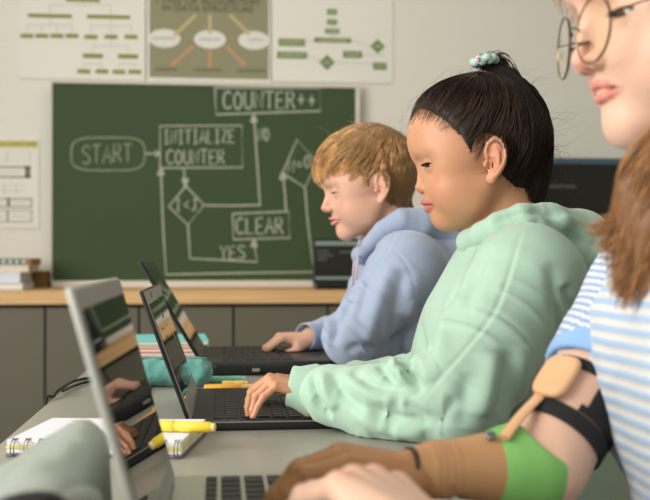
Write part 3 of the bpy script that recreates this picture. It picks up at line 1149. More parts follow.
class Solid:
    def __init__(self):
        self.prims = []   # (centre, bound radius, fn, op, k)
        self.paint = []   # (centre, bound radius, fn, rgb, inner, outer, strength)
        self.lo = np.full(3, 1e9)
        self.hi = np.full(3, -1e9)

    def _add(self, c, R, fn, op, k):
        self.prims.append((np.asarray(c, float), float(R), fn, op, float(k)))
        if op == 'add':
            self.lo = np.minimum(self.lo, c - R)
            self.hi = np.maximum(self.hi, c + R)

    @staticmethod
    def f_ell(c, r, A):
        c32, r32, A32 = np.asarray(c, np.float32), np.asarray(r, np.float32), np.asarray(A.T, np.float32)

        def fn(Q):
            q = (Q - c32) @ A32
            k0 = np.sqrt(((q / r32) ** 2).sum(1)) + 1e-6
            k1 = np.sqrt(((q / (r32 * r32)) ** 2).sum(1)) + 1e-6
            return k0 * (k0 - 1) / k1
        return fn

    @staticmethod
    def f_cap(a, b, ra, rb):
        a32, ab = np.asarray(a, np.float32), np.asarray(b - a, np.float32)
        L2 = float(ab @ ab) + 1e-12

        def fn(Q):
            q = Q - a32
            t = np.clip(q @ ab / L2, 0, 1)
            return np.sqrt(((q - t[:, None] * ab) ** 2).sum(1)) - (ra + (rb - ra) * t)
        return fn

    def ell(self, fr, c, r, op='add', k=0.0, rot=None):
        """c, r in the frame's units; rot: extra 3x3 giving the ellipsoid's axes in local coordinates (rows)"""
        A = fr.A if rot is None else np.asarray(rot) @ fr.A
        cw, rw = fr.p(*c), np.asarray(r, float) * fr.s
        self._add(cw, rw.max(), self.f_ell(cw, rw, A), op, k * fr.s)

    def cap(self, fr, a, b, ra, rb, op='add', k=0.0):
        aw, bw = fr.p(*a), fr.p(*b)
        self.wcap(aw, bw, ra * fr.s, rb * fr.s, op, k * fr.s)

    def wcap(self, aw, bw, ra, rb, op='add', k=0.0):
        aw, bw = np.asarray(aw, float), np.asarray(bw, float)
        c = (aw + bw) / 2
        self._add(c, np.linalg.norm(bw - aw) / 2 + max(ra, rb), self.f_cap(aw, bw, ra, rb), op, k)

    def wchain(self, pts, rad, op='add', k=0.0):
        pts = [np.asarray(p, float) for p in pts]
        fs = [self.f_cap(pts[i], pts[i + 1], rad[i], rad[i + 1]) for i in range(len(pts) - 1)]
        lo, hi = np.min(pts, 0), np.max(pts, 0)
        ki = 0.25 * min(rad)

        def fn(Q):
            d = fs[0](Q)
            for f in fs[1:]:
                v = f(Q)
                h = np.clip(0.5 + 0.5 * (d - v) / ki, 0, 1)
                d = d * (1 - h) + v * h - ki * h * (1 - h)
            return d
        self._add((lo + hi) / 2, np.linalg.norm(hi - lo) / 2 + max(rad), fn, op, k)

    def well(self, c, r, A=np.eye(3), op='add', k=0.0):
        A = np.asarray(A, float)
        self._add(np.asarray(c, float), max(r), self.f_ell(np.asarray(c, float), np.asarray(r, float), A), op, k)

    def chain(self, fr, pts, rad, op='add', k=0.0):
        self.wchain([fr.p(*q) for q in pts], [r * fr.s for r in rad], op, k * fr.s)

    def p_ell(self, fr, c, r, rgb, inner=-1.0, outer=0.0, strength=1.0, rot=None):
        A = fr.A if rot is None else np.asarray(rot) @ fr.A
        cw, rw = fr.p(*c), np.asarray(r, float) * fr.s
        self.paint.append((cw, rw.max(), self.f_ell(cw, rw, A), lin(rgb), inner * fr.s, outer * fr.s, strength))

    def p_cap(self, fr, a, b, ra, rb, rgb, inner=-1.0, outer=0.0, strength=1.0):
        aw, bw = fr.p(*a), fr.p(*b)
        self.paint.append(((aw + bw) / 2, np.linalg.norm(bw - aw) / 2 + max(ra, rb) * fr.s, self.f_cap(aw, bw, ra * fr.s, rb * fr.s), lin(rgb), inner * fr.s, outer * fr.s, strength))

    def eval(self, Q, far=0.06):
        Q = np.asarray(Q, np.float32)
        d = np.full(len(Q), far, np.float32)
        for c, R, fn, op, k in self.prims:
            m = R + (far if op == 'add' else k + 0.002)
            idx = np.nonzero(((Q - c.astype(np.float32)) ** 2).sum(1) < m * m)[0]
            if not len(idx):
                continue
            v = fn(Q[idx]).astype(np.float32)
            e = d[idx]
            if op == 'add':
                if k > 0:
                    h = np.clip(0.5 + 0.5 * (e - v) / k, 0, 1)
                    e = e * (1 - h) + v * h - k * h * (1 - h)
                else:
                    e = np.minimum(e, v)
            else:
                v = -v
                if k > 0:
                    h = np.clip(0.5 - 0.5 * (e - v) / k, 0, 1)
                    e = e * (1 - h) + v * h + k * h * (1 - h)
                else:
                    e = np.maximum(e, v)
            d[idx] = e
        return d

    def mesh(self, h, lo=None, hi=None, project=2):
        lo = (self.lo if lo is None else np.maximum(self.lo, lo)) - 3 * h
        hi = (self.hi if hi is None else np.minimum(self.hi, hi)) + 3 * h
        B = 8
        nb = np.ceil((hi - lo) / (h * B)).astype(int)
        n = nb * B
        cc = np.stack(np.meshgrid(*[np.arange(k) for k in nb], indexing='ij'), -1).reshape(-1, 3)
        ctr = lo + (cc * B + (B - 1) / 2.0) * h
        dc = self.eval(ctr)
        near = np.abs(dc) < 1.45 * B * h * 0.87 + 0.004
        D = np.empty(tuple(n), np.float32)
        Dv = D.reshape(nb[0], B, nb[1], B, nb[2], B)
        Dv[:] = np.where(dc < 0, -1.0, 1.0).astype(np.float32).reshape(nb)[:, None, :, None, :, None]
        off = np.stack(np.meshgrid(*[np.arange(B)] * 3, indexing='ij'), -1).reshape(-1, 3)
        act = cc[near]
        for s in range(0, len(act), 1500):
            a = act[s:s + 1500]
            Q = (lo + (a[:, None, :] * B + off[None]) * h).reshape(-1, 3)
            v = self.eval(Q).reshape(len(a), B, B, B)
            for j in range(len(a)):
                Dv[a[j, 0], :, a[j, 1], :, a[j, 2], :] = v[j]
        S = D < 0
        sl = [slice(0, -1), slice(1, None)]
        allv = np.ones(tuple(n - 1), bool)
        anyv = np.zeros(tuple(n - 1), bool)
        for i in (0, 1):
            for j in (0, 1):
                for k in (0, 1):
                    q = S[sl[i], sl[j], sl[k]]
                    allv &= q
                    anyv |= q
        ci = np.argwhere(anyv & ~allv)
        lidx = np.ravel_multi_index(ci.T, tuple(n))
        acc = np.zeros((len(ci), 3)); cnt = np.zeros(len(ci))
        corner = {}
        for i in (0, 1):
            for j in (0, 1):
                for k in (0, 1):
                    corner[(i, j, k)] = D[ci[:, 0] + i, ci[:, 1] + j, ci[:, 2] + k].astype(float)
        for ax in range(3):
            for u in (0, 1):
                for w in (0, 1):
                    a = [0, 0, 0]; b = [0, 0, 0]
                    o = [x for x in range(3) if x != ax]
                    a[o[0]] = b[o[0]] = u; a[o[1]] = b[o[1]] = w; b[ax] = 1
                    va, vb = corner[tuple(a)], corner[tuple(b)]
                    m = (va < 0) != (vb < 0)
                    t = np.where(m, va / np.where(m, va - vb, 1), 0)
                    pt = np.array(a, float)[None] + t[:, None] * (np.array(b) - np.array(a))[None]
                    acc[m] += pt[m]; cnt[m] += 1
        V = lo + (ci + acc / np.maximum(cnt, 1)[:, None]) * h
        faces = []
        nn = tuple(n)
        for ax in range(3):
            a0 = [slice(1, -1)] * 3; a1 = [slice(1, -1)] * 3
            a0[ax] = slice(0, -1); a1[ax] = slice(1, None)
            s0, s1 = S[tuple(a0)], S[tuple(a1)]
            e = np.argwhere(s0 != s1)
            st = s0[tuple(e.T)]
            base = e + 1
            base[:, ax] -= 1
            o = [(ax + 1) % 3, (ax + 2) % 3]
            q = []
            for (du, dv) in ((-1, -1), (0, -1), (0, 0), (-1, 0)):
                c = base.copy(); c[:, o[0]] += du; c[:, o[1]] += dv
                q.append(np.searchsorted(lidx, np.ravel_multi_index(c.T, nn)))
            q = np.stack(q, 1)
            q[~st] = q[~st][:, ::-1]
            faces.append(q)
        F = np.concatenate(faces)
        for _ in range(project):
            V = self.project(V)
        return V, F

    def normal(self, V, e=0.0006):
        g = np.stack([self.eval(V + np.eye(3)[i] * e) - self.eval(V - np.eye(3)[i] * e) for i in range(3)], 1)
        return g / (np.linalg.norm(g, axis=1, keepdims=True) + 1e-9)

    def project(self, V, lim=0.002):
        d = self.eval(V)[:, None]
        return V - np.clip(d, -lim, lim) * self.normal(V)

    def colours(self, V, base):
        C = np.tile(lin(base)[None], (len(V), 1))
        Q = V.astype(np.float32)
        for c, R, fn, rgb, i0, o0, st in self.paint:
            m = R + max(o0, 0) + 1e-4
            idx = np.nonzero(((Q - c.astype(np.float32)) ** 2).sum(1) < m * m)[0]
            if len(idx):
                w = np.clip((o0 - fn(Q[idx])) / (o0 - i0), 0, 1)
                w = (w * w * (3 - 2 * w) * st)[:, None]
                C[idx] = C[idx] * (1 - w) + rgb * w
        return C


def refine(V, F, sel, solid, times=1):
    """split the quads whose every corner satisfies sel(V), and pull the new points onto the surface"""
    for _ in range(times):
        me = np_mesh('tmp', V, F)
        bm = bmesh.new()
        bm.from_mesh(me)
        bpy.data.meshes.remove(me)
        msk = sel(V)
        es = [e for e in bm.edges if msk[e.verts[0].index] and msk[e.verts[1].index]]
        bmesh.ops.subdivide_edges(bm, edges=es, cuts=1, use_grid_fill=True)
        bmesh.ops.triangulate(bm, faces=[f for f in bm.faces if len(f.verts) > 4])
        me = bpy.data.meshes.new('tmp')
        bm.to_mesh(me)
        bm.free()
        co = np.empty(3 * len(me.vertices), np.float32)
        me.vertices.foreach_get('co', co)
        V = co.reshape(-1, 3).astype(float)
        loops = np.empty(len(me.loops), np.int32); me.loops.foreach_get('vertex_index', loops)
        tot = np.empty(len(me.polygons), np.int32); me.polygons.foreach_get('loop_total', tot)
        st = np.empty(len(me.polygons), np.int32); me.polygons.foreach_get('loop_start', st)
        q = np.stack([loops[st], loops[st + 1], loops[st + 2], np.where(tot == 4, loops[np.minimum(st + 3, len(loops) - 1)], -1)], 1)
        bpy.data.meshes.remove(me)
        k = sel(V)
        V[k] = solid.project(V[k])
        F = q
    return V, F


def mesh_mixed(name, V, F):
    """quads, with -1 in the last column for triangles"""
    if F.shape[1] == 3 or (F[:, 3] >= 0).all():
        return np_mesh(name, V, F)
    tri = F[:, 3] < 0
    me = bpy.data.meshes.new(name)
    me.vertices.add(len(V)); me.vertices.foreach_set('co', np.asarray(V, np.float32).ravel())
    tot = np.where(tri, 3, 4).astype(np.int32)
    st = np.concatenate([[0], np.cumsum(tot)[:-1]]).astype(np.int32)
    flat = F.ravel(); flat = flat[flat >= 0].astype(np.int32)
    me.loops.add(len(flat)); me.loops.foreach_set('vertex_index', flat)
    me.polygons.add(len(F)); me.polygons.foreach_set('loop_start', st)
    me.update(calc_edges=True); me.validate()
    return me


def put(name, V, F, material, parent=None, col=None):
    me = mesh_mixed(name, V, F)
    if col is not None:
        at = me.color_attributes.new('Col', 'FLOAT_COLOR', 'POINT')
        at.data.foreach_set('color', np.concatenate([col, np.ones((len(col), 1))], 1).astype(np.float32).ravel())
    return link(name, me, material, parent, smooth=True)


def vnoise(Q, seed=0):
    """smooth value noise in about -1..1"""
    Q = np.asarray(Q, float)
    i = np.floor(Q).astype(np.int64); f = Q - i
    f = f * f * f * (f * (f * 6 - 15) + 10)

    def hsh(x, y, z):
        n = (x * 374761393 + y * 668265263 + z * 2147483647 + seed * 974634777) & 0xFFFFFFFF
        n = ((n ^ (n >> 13)) * 1274126177) & 0xFFFFFFFF
        return ((n ^ (n >> 16)) & 0xFFFF) / 32767.5 - 1
    r = 0
    for dx in (0, 1):
        for dy in (0, 1):
            for dz in (0, 1):
                w = (f[:, 0] if dx else 1 - f[:, 0]) * (f[:, 1] if dy else 1 - f[:, 1]) * (f[:, 2] if dz else 1 - f[:, 2])
                r = r + w * hsh(i[:, 0] + dx, i[:, 1] + dy, i[:, 2] + dz)
    return r


def mesh_normals(V, F):
    T = F[:, :3]
    n = np.cross(V[T[:, 1]] - V[T[:, 0]], V[T[:, 2]] - V[T[:, 0]])
    N = np.zeros_like(V)
    for k in range(3):
        np.add.at(N, T[:, k], n)
    if F.shape[1] == 4:
        q = F[:, 3] >= 0
        np.add.at(N, F[q, 3], n[q])
    return N / (np.linalg.norm(N, axis=1, keepdims=True) + 1e-12)


def seg_dist(Q, a, b):
    ab = b - a
    t = np.clip((Q - a) @ ab / (ab @ ab + 1e-12), 0, 1)
    return np.linalg.norm(Q - a - t[:, None] * ab, axis=1), t


def crease(V, N, tree, px_pts, amp, width, n=6):
    """raise (amp > 0) or sink a fold along a line surveyed on the photograph, wherever it meets this cloth"""
    pts = []
    for p in smooth_path([np.array(p, float) for p in px_pts], n):
        r = ray(p[0], p[1])
        loc, _, _, _ = tree.ray_cast(Vector(CAM), Vector(r / np.linalg.norm(r)))
        if loc is not None:
            pts.append(np.array(loc))
    if len(pts) < 2:
        return V
    pts = np.array(pts)
    lo, hi = pts.min(0) - 3 * width, pts.max(0) + 3 * width
    idx = np.nonzero(((V > lo) & (V < hi)).all(1))[0]
    if not len(idx):
        return V
    best = np.full(len(idx), 1e9); bt = np.zeros(len(idx))
    m = len(pts) - 1
    for i in range(m):
        if np.linalg.norm(pts[i + 1] - pts[i]) > 0.06:
            continue
        d, t = seg_dist(V[idx], pts[i], pts[i + 1])
        k = d < best
        best[k] = d[k]; bt[k] = (i + t[k]) / m
    if width > 0.0035:
        width, amp = width * 1.15, amp * 1.2
    w = np.exp(-(best / width) ** 2) * np.sin(np.clip(np.minimum(bt, 1 - bt) * 3.2, 0, 1) * 1.5708)
    V = V.copy()
    V[idx] += N[idx] * (amp * w)[:, None]
    return V


# ------------------------------------------------------------------ anatomy
def ear(S, fr, side, sc=1.0, flare=27, base=(1.0, 6.75, -0.1), tilt=10):
    fl, ti = math.radians(flare), math.radians(tilt)
    a = np.array([-math.cos(fl), side * math.sin(fl), 0.0])
    b = np.array([0, 0, 1.0])
    a, b = a * math.cos(ti) - b * math.sin(ti), b * math.cos(ti) + a * math.sin(ti)
    n = np.cross(a, b) * side
    if n[1] * side < 0:
        n = -n
    o = np.array([base[0], side * base[1], base[2]])

    def E(x, y, z=0.0):
        return tuple(o + sc * (a * x + b * y + n * z))
    rot = np.array([a, b, n])
    S.ell(fr, E(1.15, 0.75, 0.0), (1.22 * sc, 2.25 * sc, 0.30 * sc), k=0.35, rot=rot)
    hx = [(0.35, 0.55, .15), (0.05, 1.35, .2), (0.25, 2.35, .2), (0.95, 3.0, .16), (1.75, 2.85, .12), (2.3, 2.05, .12), (2.4, 0.95, .12), (2.1, -0.1, .12), (1.55, -1.05, .1), (1.1, -1.5, .05)]
    S.chain(fr, [E(*q) for q in hx], [.22 * sc] + [.29 * sc] * (len(hx) - 2) + [.3 * sc], k=0.10 * sc)
    S.ell(fr, E(0.75, -1.65, 0.03), (.62 * sc, .70 * sc, .34 * sc), k=0.25, rot=rot)
    S.chain(fr, [E(1.15, -.85, .15), E(1.62, -.1, .2), E(1.68, .9, .2), E(1.2, 1.9, .12)], [.24 * sc] * 4, k=0.18)
    S.ell(fr, E(0.72, -0.05, 0.42), (.66 * sc, .95 * sc, .50 * sc), op='sub', k=0.15, rot=rot)
    S.ell(fr, E(0.75, 1.55, 0.42), (.5 * sc, .75 * sc, .28 * sc), op='sub', k=0.15, rot=rot)
    S.ell(fr, E(1.98, 1.1, .38), (.16 * sc, 1.2 * sc, .25 * sc), op='sub', k=0.1, rot=rot)
    S.ell(fr, E(0.02, -0.05, .1), (.3 * sc, .42 * sc, .34 * sc), k=0.2, rot=rot)
    return E


DEF = dict(forehead=9.15, skull_y=7.2, top=11.4, nose_len=0.0, nose_tip=(8.62, -1.55), nose_r=.72, ala=1.12, bridge=0.0, lip_up=0.0, lip_lo=0.0, lip_full=1.0, chin=(6.1, -5.9, 1.45),
           cheek=1.0, jaw=0.0, eye_open=0.26, eye_x=6.78, eye_y=3.1, eye_z=0.85, lid=1.31, ear=1.0, mouth_w=1.0, socket=1.0, ear_x=1.0, eye_w=1.0)


def head(S, fr, skin, lip, brow, blush, **kw):
    """adds a head to the solid; units of the frame are centimetres of a child's head, origin between the ears"""
    g = dict(DEF); g.update(kw)
    E = S.ell
    E(fr, (0.7, 0, 4.15), (g['forehead'] - 0.7, g['skull_y'], g['top'] - 4.15))
    E(fr, (4.7, 0, 4.3), (g['forehead'] - 4.68, 5.9, 4.4), k=2.0)
    E(fr, (-2.8, 0, 2.2), (5.0, 6.6, 5.8), k=2.0)
    E(fr, (3.8, 0, -1.4), (4.75, 5.55 + g['jaw'] * .5, 5.6), k=1.2)
    E(fr, (5.30, 0, -3.9), (2.6, 2.9, 2.3), k=1.2)
    c = g['chin']
    E(fr, (c[0], 0, c[1]), (c[2], c[2] * 1.15, c[2]), k=1.3)
    for s in (1, -1):
        S.chain(fr, [(0.9, s * (4.9 + g['jaw']), -2.4), (2.3, s * (4.15 + g['jaw']), -4.6), (c[0] - .4, s * .9, c[1] - .05)], [1.4, 1.4, 1.25], k=1.5)
        E(fr, (5.3, s * 3.55, -2.4), (2.15 * g['cheek'], 2.3 * g['cheek'], 2.5), k=1.0)
        E(fr, (4.3, s * 4.7, 0.2), (2.7, 1.7, 1.9), k=1.0)
        E(fr, (3.3, s * 3.3, -3.6), (3.4, 2.75 + g['jaw'], 2.9), k=1.4)
        E(fr, (3.2, s * 4.25, -1.5), (3.4, 2.0 + g['jaw'], 3.0), k=1.2)
    E(fr, (2.9, 0, -4.4), (4.0, 4.3, 2.7), k=1.4)
    # eye hollows and brow
    for s in (1, -1):
        E(fr, (9.3 + (1 - g['socket']) * .6, s * 2.7, 1.15), (1.35, 1.7, 0.9), op='sub', k=1.1)
        E(fr, (6.95, s * 3.0, 2.9), (1.05, 2.4, .9), k=1.2)
        E(fr, (3.4, s * 4.9, 1.9), (3.6, 2.05, 2.6), k=1.2)
    # nose
    tx, tz = g['nose_tip']
    S.chain(fr, [(8.05 + g['bridge'], 0, 1.5), (8.2 + g['bridge'], 0, 0.6), (tx - .1, 0, tz + .25), (tx, 0, tz)], [.55, .55, .62, g['nose_r']], k=0.6)
    for s in (1, -1):
        E(fr, (tx - .72, s * g['ala'], tz - .3), (.90, .68, .66), k=0.2)
    E(fr, (tx - .45, 0, tz - .5), (.7, .45, .45), k=0.3)
    for s in (1, -1):
        S.cap(fr, (tx - .2, s * .45, tz - .98), (tx - .75, s * .72, tz - .62), .23, .2, op='sub', k=0.12)
    # lips
    mw = g['mouth_w']
    u, l, fu = g['lip_up'], g['lip_lo'], g['lip_full']
    up = [(7.12 + u * .6, 2.35 * mw, -4.02), (7.90 + u * .8, 1.35 * mw, -3.72), (8.28 + u, .5 * mw, -3.58), (8.30 + u, 0, -3.62), (8.28 + u, -.5 * mw, -3.58), (7.90 + u * .8, -1.35 * mw, -3.72), (7.12 + u * .6, -2.35 * mw, -4.02)]
    lo = [(7.05 + l * .6, 2.2 * mw, -4.12), (7.55 + l * .85, 1.3 * mw, -4.4), (7.78 + l, .4 * mw, -4.52), (7.78 + l, -.4 * mw, -4.52), (7.55 + l * .85, -1.3 * mw, -4.4), (7.05 + l * .6, -2.2 * mw, -4.12)]
    S.chain(fr, up, [.14, .26 * fu, .33 * fu, .31 * fu, .33 * fu, .26 * fu, .14], k=0.30)
    S.chain(fr, lo, [.14, .31 * fu, .40 * fu, .40 * fu, .31 * fu, .14], k=0.30)
    ml = [(7.0 + u * .6, 2.75 * mw, -4.12), (7.85 + u * .8, 1.6 * mw, -4.06), (8.45 + u, .6 * mw, -4.02), (8.62 + u, 0, -4.08), (8.45 + u, -.6 * mw, -4.02), (7.85 + u * .8, -1.6 * mw, -4.06), (7.0 + u * .6, -2.75 * mw, -4.12)]
    S.chain(fr, ml, [.10] * 7, op='sub', k=0.14)
    # eyelids and their opening
    ex, ey, ez, eo = g['eye_x'], g['eye_y'], g['eye_z'], g['eye_open']
    for s in (1, -1):
        E(fr, (ex, s * ey, ez), (g['lid'],) * 3, k=0.45)
        yaw = math.radians(24) * s   # the opening faces slightly outwards
        rot = np.array([[math.cos(yaw), math.sin(yaw), 0], [-math.sin(yaw), math.cos(yaw), 0], [0, 0, 1]])
        cx, cy = ex + 1.02 * math.cos(yaw), s * ey + 1.02 * math.sin(yaw)
        E(fr, (cx, cy, ez - .12), (.75, 1.05 * g['eye_w'], eo), op='sub', k=0.05, rot=rot)
        # crease of the upper lid
        S.p_ell(fr, (cx, cy, ez - .12), (.8, 1.14 * g['eye_w'], eo + .09), brow, inner=-.02, outer=0.10, strength=.55, rot=rot)
    # paint: blush, lips, brows
    for s in (1, -1):
        S.p_ell(fr, (5.9, s * 4.4, -2.0), (3.0, 2.4, 2.3), blush, inner=-2.4, outer=.6, strength=.45)
        S.p_ell(fr, (-1.0, s * 7.4, 0.6), (2.2, 1.6, 3.4), blush, inner=-1.5, outer=.5, strength=.5)
    S.p_ell(fr, (tx, 0, tz - .1), (1.4, 1.6, 1.1), blush, inner=-1.1, outer=.4, strength=.55)
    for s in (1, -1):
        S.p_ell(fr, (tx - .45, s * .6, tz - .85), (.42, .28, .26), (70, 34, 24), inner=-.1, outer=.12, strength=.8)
    for q, r in ((up, .30), (lo, .38)):
        for i in range(len(q) - 1):
            S.p_cap(fr, q[i], q[i + 1], r * fu, r * fu, lip, inner=-.02, outer=.26, strength=.75)
    for i in range(len(ml) - 1):
        S.p_cap(fr, ml[i], ml[i + 1], .1, .1, tuple(int(v * .6) for v in lip), inner=-.02, outer=.11, strength=.6)
    for s in (1, -1):
        bp = [(8.5, s * 1.25, 2.25), (8.15, s * 2.6, 2.72), (7.1, s * 4.2, 2.62), (6.2, s * 5.0, 2.25)]
        rr = [.42, .46, .36, .18]
        for i in range(3):
            S.p_cap(fr, bp[i], bp[i + 1], rr[i], rr[i + 1], brow, inner=-.25, outer=.25, strength=kw.get('brow_s', .55))
    for s in (1, -1):
        ear(S, fr, s, g['ear'], base=(g['ear_x'], 6.75, -0.1))
    return g


def eyes(fr, g, parent, iris, look=(0.90, 0.0, -0.22), lash=(30, 22, 18), lash_len=0.55):
    """eyeballs with iris and pupil, and a row of lashes; children of the body"""
    m_white = mat('eye_white', (226, 220, 212), 0.15)
    m_iris = mat('iris_%d_%d' % (iris[0], iris[1]), iris, 0.1)
    m_pupil = mat('pupil', (10, 8, 8), 0.05)
    m_lash = mat('lash_%d' % lash[0], lash, 0.6)
    for s in (1, -1):
        c = fr.p(g['eye_x'], s * g['eye_y'], g['eye_z'])
        lk = np.array(look, float); lk /= np.linalg.norm(lk)
        z = lk @ fr.A
        M = rot_to(z, origin=c)
        R = 1.19 * fr.s
        b = MB()
        N = 20
        prof = [(R * math.sin(t), R * math.cos(t)) for t in np.linspace(0.53, math.pi - 0.02, N)]
        b.lathe(prof, M, 28)
        eo = b.build('eye', m_white, parent, smooth=True, angle=180)
        b = MB()
        b.lathe([(R * math.sin(t), R * math.cos(t) * 1.002) for t in np.linspace(0.2, 0.56, 7)], M, 28)
        b.build('iris', m_iris, eo, smooth=True, angle=180)
        b = MB()
        b.lathe([(R * math.sin(t), R * math.cos(t) * 1.012) for t in np.linspace(0.01, 0.25, 5)], M, 20)
        b.build('pupil', m_pupil, eo, smooth=True, angle=180)
        # lashes along the upper rim of the opening
        b = MB()
        yaw = math.radians(24) * s
        for t in np.linspace(-0.95, 0.95, 26):
            fx, fy = math.cos(yaw), math.sin(yaw)
            lat = np.array([-fy, fx, 0]) * t * 1.0
            base = np.array([g['eye_x'], s * g['eye_y'], g['eye_z']])
            hgt = g['eye_open'] * math.sqrt(max(0, 1 - t * t)) - .12
            dr = np.array([fx, fy, 0]) * math.sqrt(max(0.0, 1.31 ** 2 - (t * 1.05) ** 2 - hgt ** 2))
            p0 = base + lat + dr + np.array([0, 0, hgt + .02])
            out = np.array([fx, fy, 0]) + np.array([-fy, fx, 0]) * t * .5
            L = lash_len * (0.75 + .35 * abs(t))
            p1 = p0 + out * L * .55 + np.array([0, 0, -L * .22])
            p2 = p0 + out * L + np.array([0, 0, -L * .12])
            b.tube([fr.p(*p0), fr.p(*p1), fr.p(*p2)], [.035 * fr.s, .028 * fr.s, .008 * fr.s], 4)
        b.build('eyelashes', m_lash, parent)


def hand(S, fr, mcp=(25, 25, 25, 25), pip=(35, 35, 35, 35), dip=(20, 20, 20, 20), spread=(5, 1, -3, -8), thumb=None, nail=None, slim=1.0, palm=True, blush=None):
    """fr: origin at the wrist, forward along the fingers, lateral towards the thumb, up out of the back of the hand; units: cm of an adult hand"""
    K = [(8.5, 2.75, .25), (8.8, .95, .35), (8.35, -.95, .25), (7.5, -2.6, .0)]
    Ls = [(4.1, 2.5, 2.0), (4.5, 2.9, 2.1), (4.2, 2.7, 2.1), (3.3, 2.0, 1.8)]
    R = [(.95, .82, .74, .60), (.97, .84, .75, .62), (.92, .80, .72, .58), (.82, .70, .62, .52)]
    S.cap(fr, (-3.0, 0.3, -.3), (0.6, 0.2, -.2), 2.2 * slim, 2.0 * slim, k=0.8)
    if palm:
        S.ell(fr, (4.6, 0.1, -.5), (4.6, 3.6, 1.35), k=1.0)
    for i, (x, y, z) in enumerate(K):
        S.cap(fr, (0.8, y * .42, -.2), (x, y, z - .25), 1.2 * slim, 1.02 * slim, k=0.7)
    S.cap(fr, (1.0, 1.7, -1.0), (4.3, 3.2, -1.5), 1.4, 1.3, k=0.8)
    tips = []
    for i, (x, y, z) in enumerate(K):
        sp = math.radians(spread[i])
        p = np.array([x, y, z - .2])
        ang = 0.0
        pts = [p]
        dirs = []
        for L, bend in zip(Ls[i], (mcp[i], pip[i], dip[i])):
            ang += math.radians(bend)
            d = np.array([math.cos(ang) * math.cos(sp), math.sin(sp) * math.cos(ang * .5), -math.sin(ang)])
            dirs.append(d)
            p = p + d * L
            pts.append(p)
        rr = [q * slim for q in R[i]]
        for j in range(3):
            S.cap(fr, tuple(pts[j]), tuple(pts[j + 1]), rr[j], rr[j + 1], k=0.32 if j == 0 else 0.18)
        tips.append((pts[-1], dirs[-1]))
        S.ell(fr, tuple(pts[1] + np.array([0, 0, .1])), (rr[1] * 1.08,) * 3, k=.3)
        if nail is not None:
            d = dirs[-1]
            up = np.array([0, 0, 1.0]) - d * d[2]
            up /= np.linalg.norm(up) + 1e-6
            S.p_ell(fr, tuple(pts[-1] - d * .1 + up * .5), (.5, .42, .42), nail, inner=-.1, outer=.12, strength=.6)
        if blush is not None:
            S.p_ell(fr, tuple(pts[0] + np.array([0, 0, .8])), (1.2, .9, .9), blush, inner=-.6, outer=.2, strength=.35)
            S.p_ell(fr, tuple(pts[-1]), (1.1, 1.1, 1.1), blush, inner=-.6, outer=.2, strength=.4)
    th = thumb or [(1.6, 2.0, -1.0), (4.4, 4.2, -1.8), (6.6, 5.0, -2.3), (8.6, 5.0, -2.7)]
    S.chain(fr, th, [1.35 * slim, 1.15 * slim, .95 * slim, .72 * slim], k=0.5)
    if nail is not None:
        d = np.array(th[-1]) - np.array(th[-2]); d /= np.linalg.norm(d)
        S.p_ell(fr, tuple(np.array(th[-1]) - d * .1 + np.array([0, .3, .5])), (.6, .5, .5), nail, inner=-.1, outer=.12, strength=.6)
    return tips


# ------------------------------------------------------------------ hair
def strands(paths, r0, r1, sides=3):
    """paths (n, s, 3) -> V, F of thin tapering tubes"""
    Pn = np.asarray(paths, float)
    n, s, _ = Pn.shape
    T = np.gradient(Pn, axis=1)
    T /= np.linalg.norm(T, axis=2, keepdims=True) + 1e-9
    ref = np.tile(np.array([0.31, 0.52, 0.79]), (n, s, 1))
    A = np.cross(T, ref); A /= np.linalg.norm(A, axis=2, keepdims=True) + 1e-9
    Bn = np.cross(T, A)
    u_ = np.linspace(0, 1, s)[None, :]
    rad = u_ ** 1.5
    r0 = np.broadcast_to(np.asarray(r0, float).reshape(-1, 1), (n, 1))
    rr = (r0 * (1 - rad) + r1 * rad) * np.clip(0.35 + u_ * 3.0, 0, 1)
    rings = []
    for k in range(sides):
        a = 2 * math.pi * k / sides
        rings.append(Pn + (A * math.cos(a) + Bn * math.sin(a)) * rr[..., None])
    V = np.stack(rings, 2)                      # n, s, sides, 3
    idx = np.arange(n * s * sides).reshape(n, s, sides)
    F = []
    for k in range(sides):
        k2 = (k + 1) % sides
        F.append(np.stack([idx[:, :-1, k], idx[:, :-1, k2], idx[:, 1:, k2], idx[:, 1:, k]], -1).reshape(-1, 4))
    return V.reshape(-1, 3), np.concatenate(F)


def clump(paths, n_guides, w, rng, power=1.5, key=2):
    """draw the strands towards their nearest guide as they leave the root, the way locks gather"""
    g = rng.choice(len(paths), n_guides, replace=False)
    a = paths[:, key]
    d = ((a[:, None] - a[None, g]) ** 2).sum(2)
    own = g[d.argmin(1)]
    t = np.linspace(0, 1, paths.shape[1])[None, :, None] ** power
    return paths + (paths[own] - paths) * t * w, own


def hair_mat(name, c, rough=0.38, var=0.25):
    """per-strand variation through a vertex attribute; anisotropic-looking sheen from a low roughness"""
    m = mat(name, c, max(rough, .5), spec=0.3, attr='Col')
    return m


def strand_cols(n, per, base, var, rng, tip=None):
    base = lin(base)
    f = 1 + rng.normal(0, var, (n, 1))
    c = np.clip(base[None] * f, 0.001, 1)
    return np.repeat(c, per, axis=0)


def join(parts):
    V, F, C = [], [], []
    o = 0
    for v, f, c in parts:
        if f.shape[1] == 3:
            f = np.concatenate([f, np.full((len(f), 1), -1)], 1)
        V.append(v); F.append(np.where(f >= 0, f + o, -1)); C.append(c)
        o += len(v)
    return np.concatenate(V), np.concatenate(F), np.concatenate(C)

# ------------------------------------------------------------------ people
m_skin = mat('skin', (220, 170, 140), 0.48, attr='Col', sss=0.12, sss_r=0.004, spec=0.4, bump=0.06, bump_scale=900)


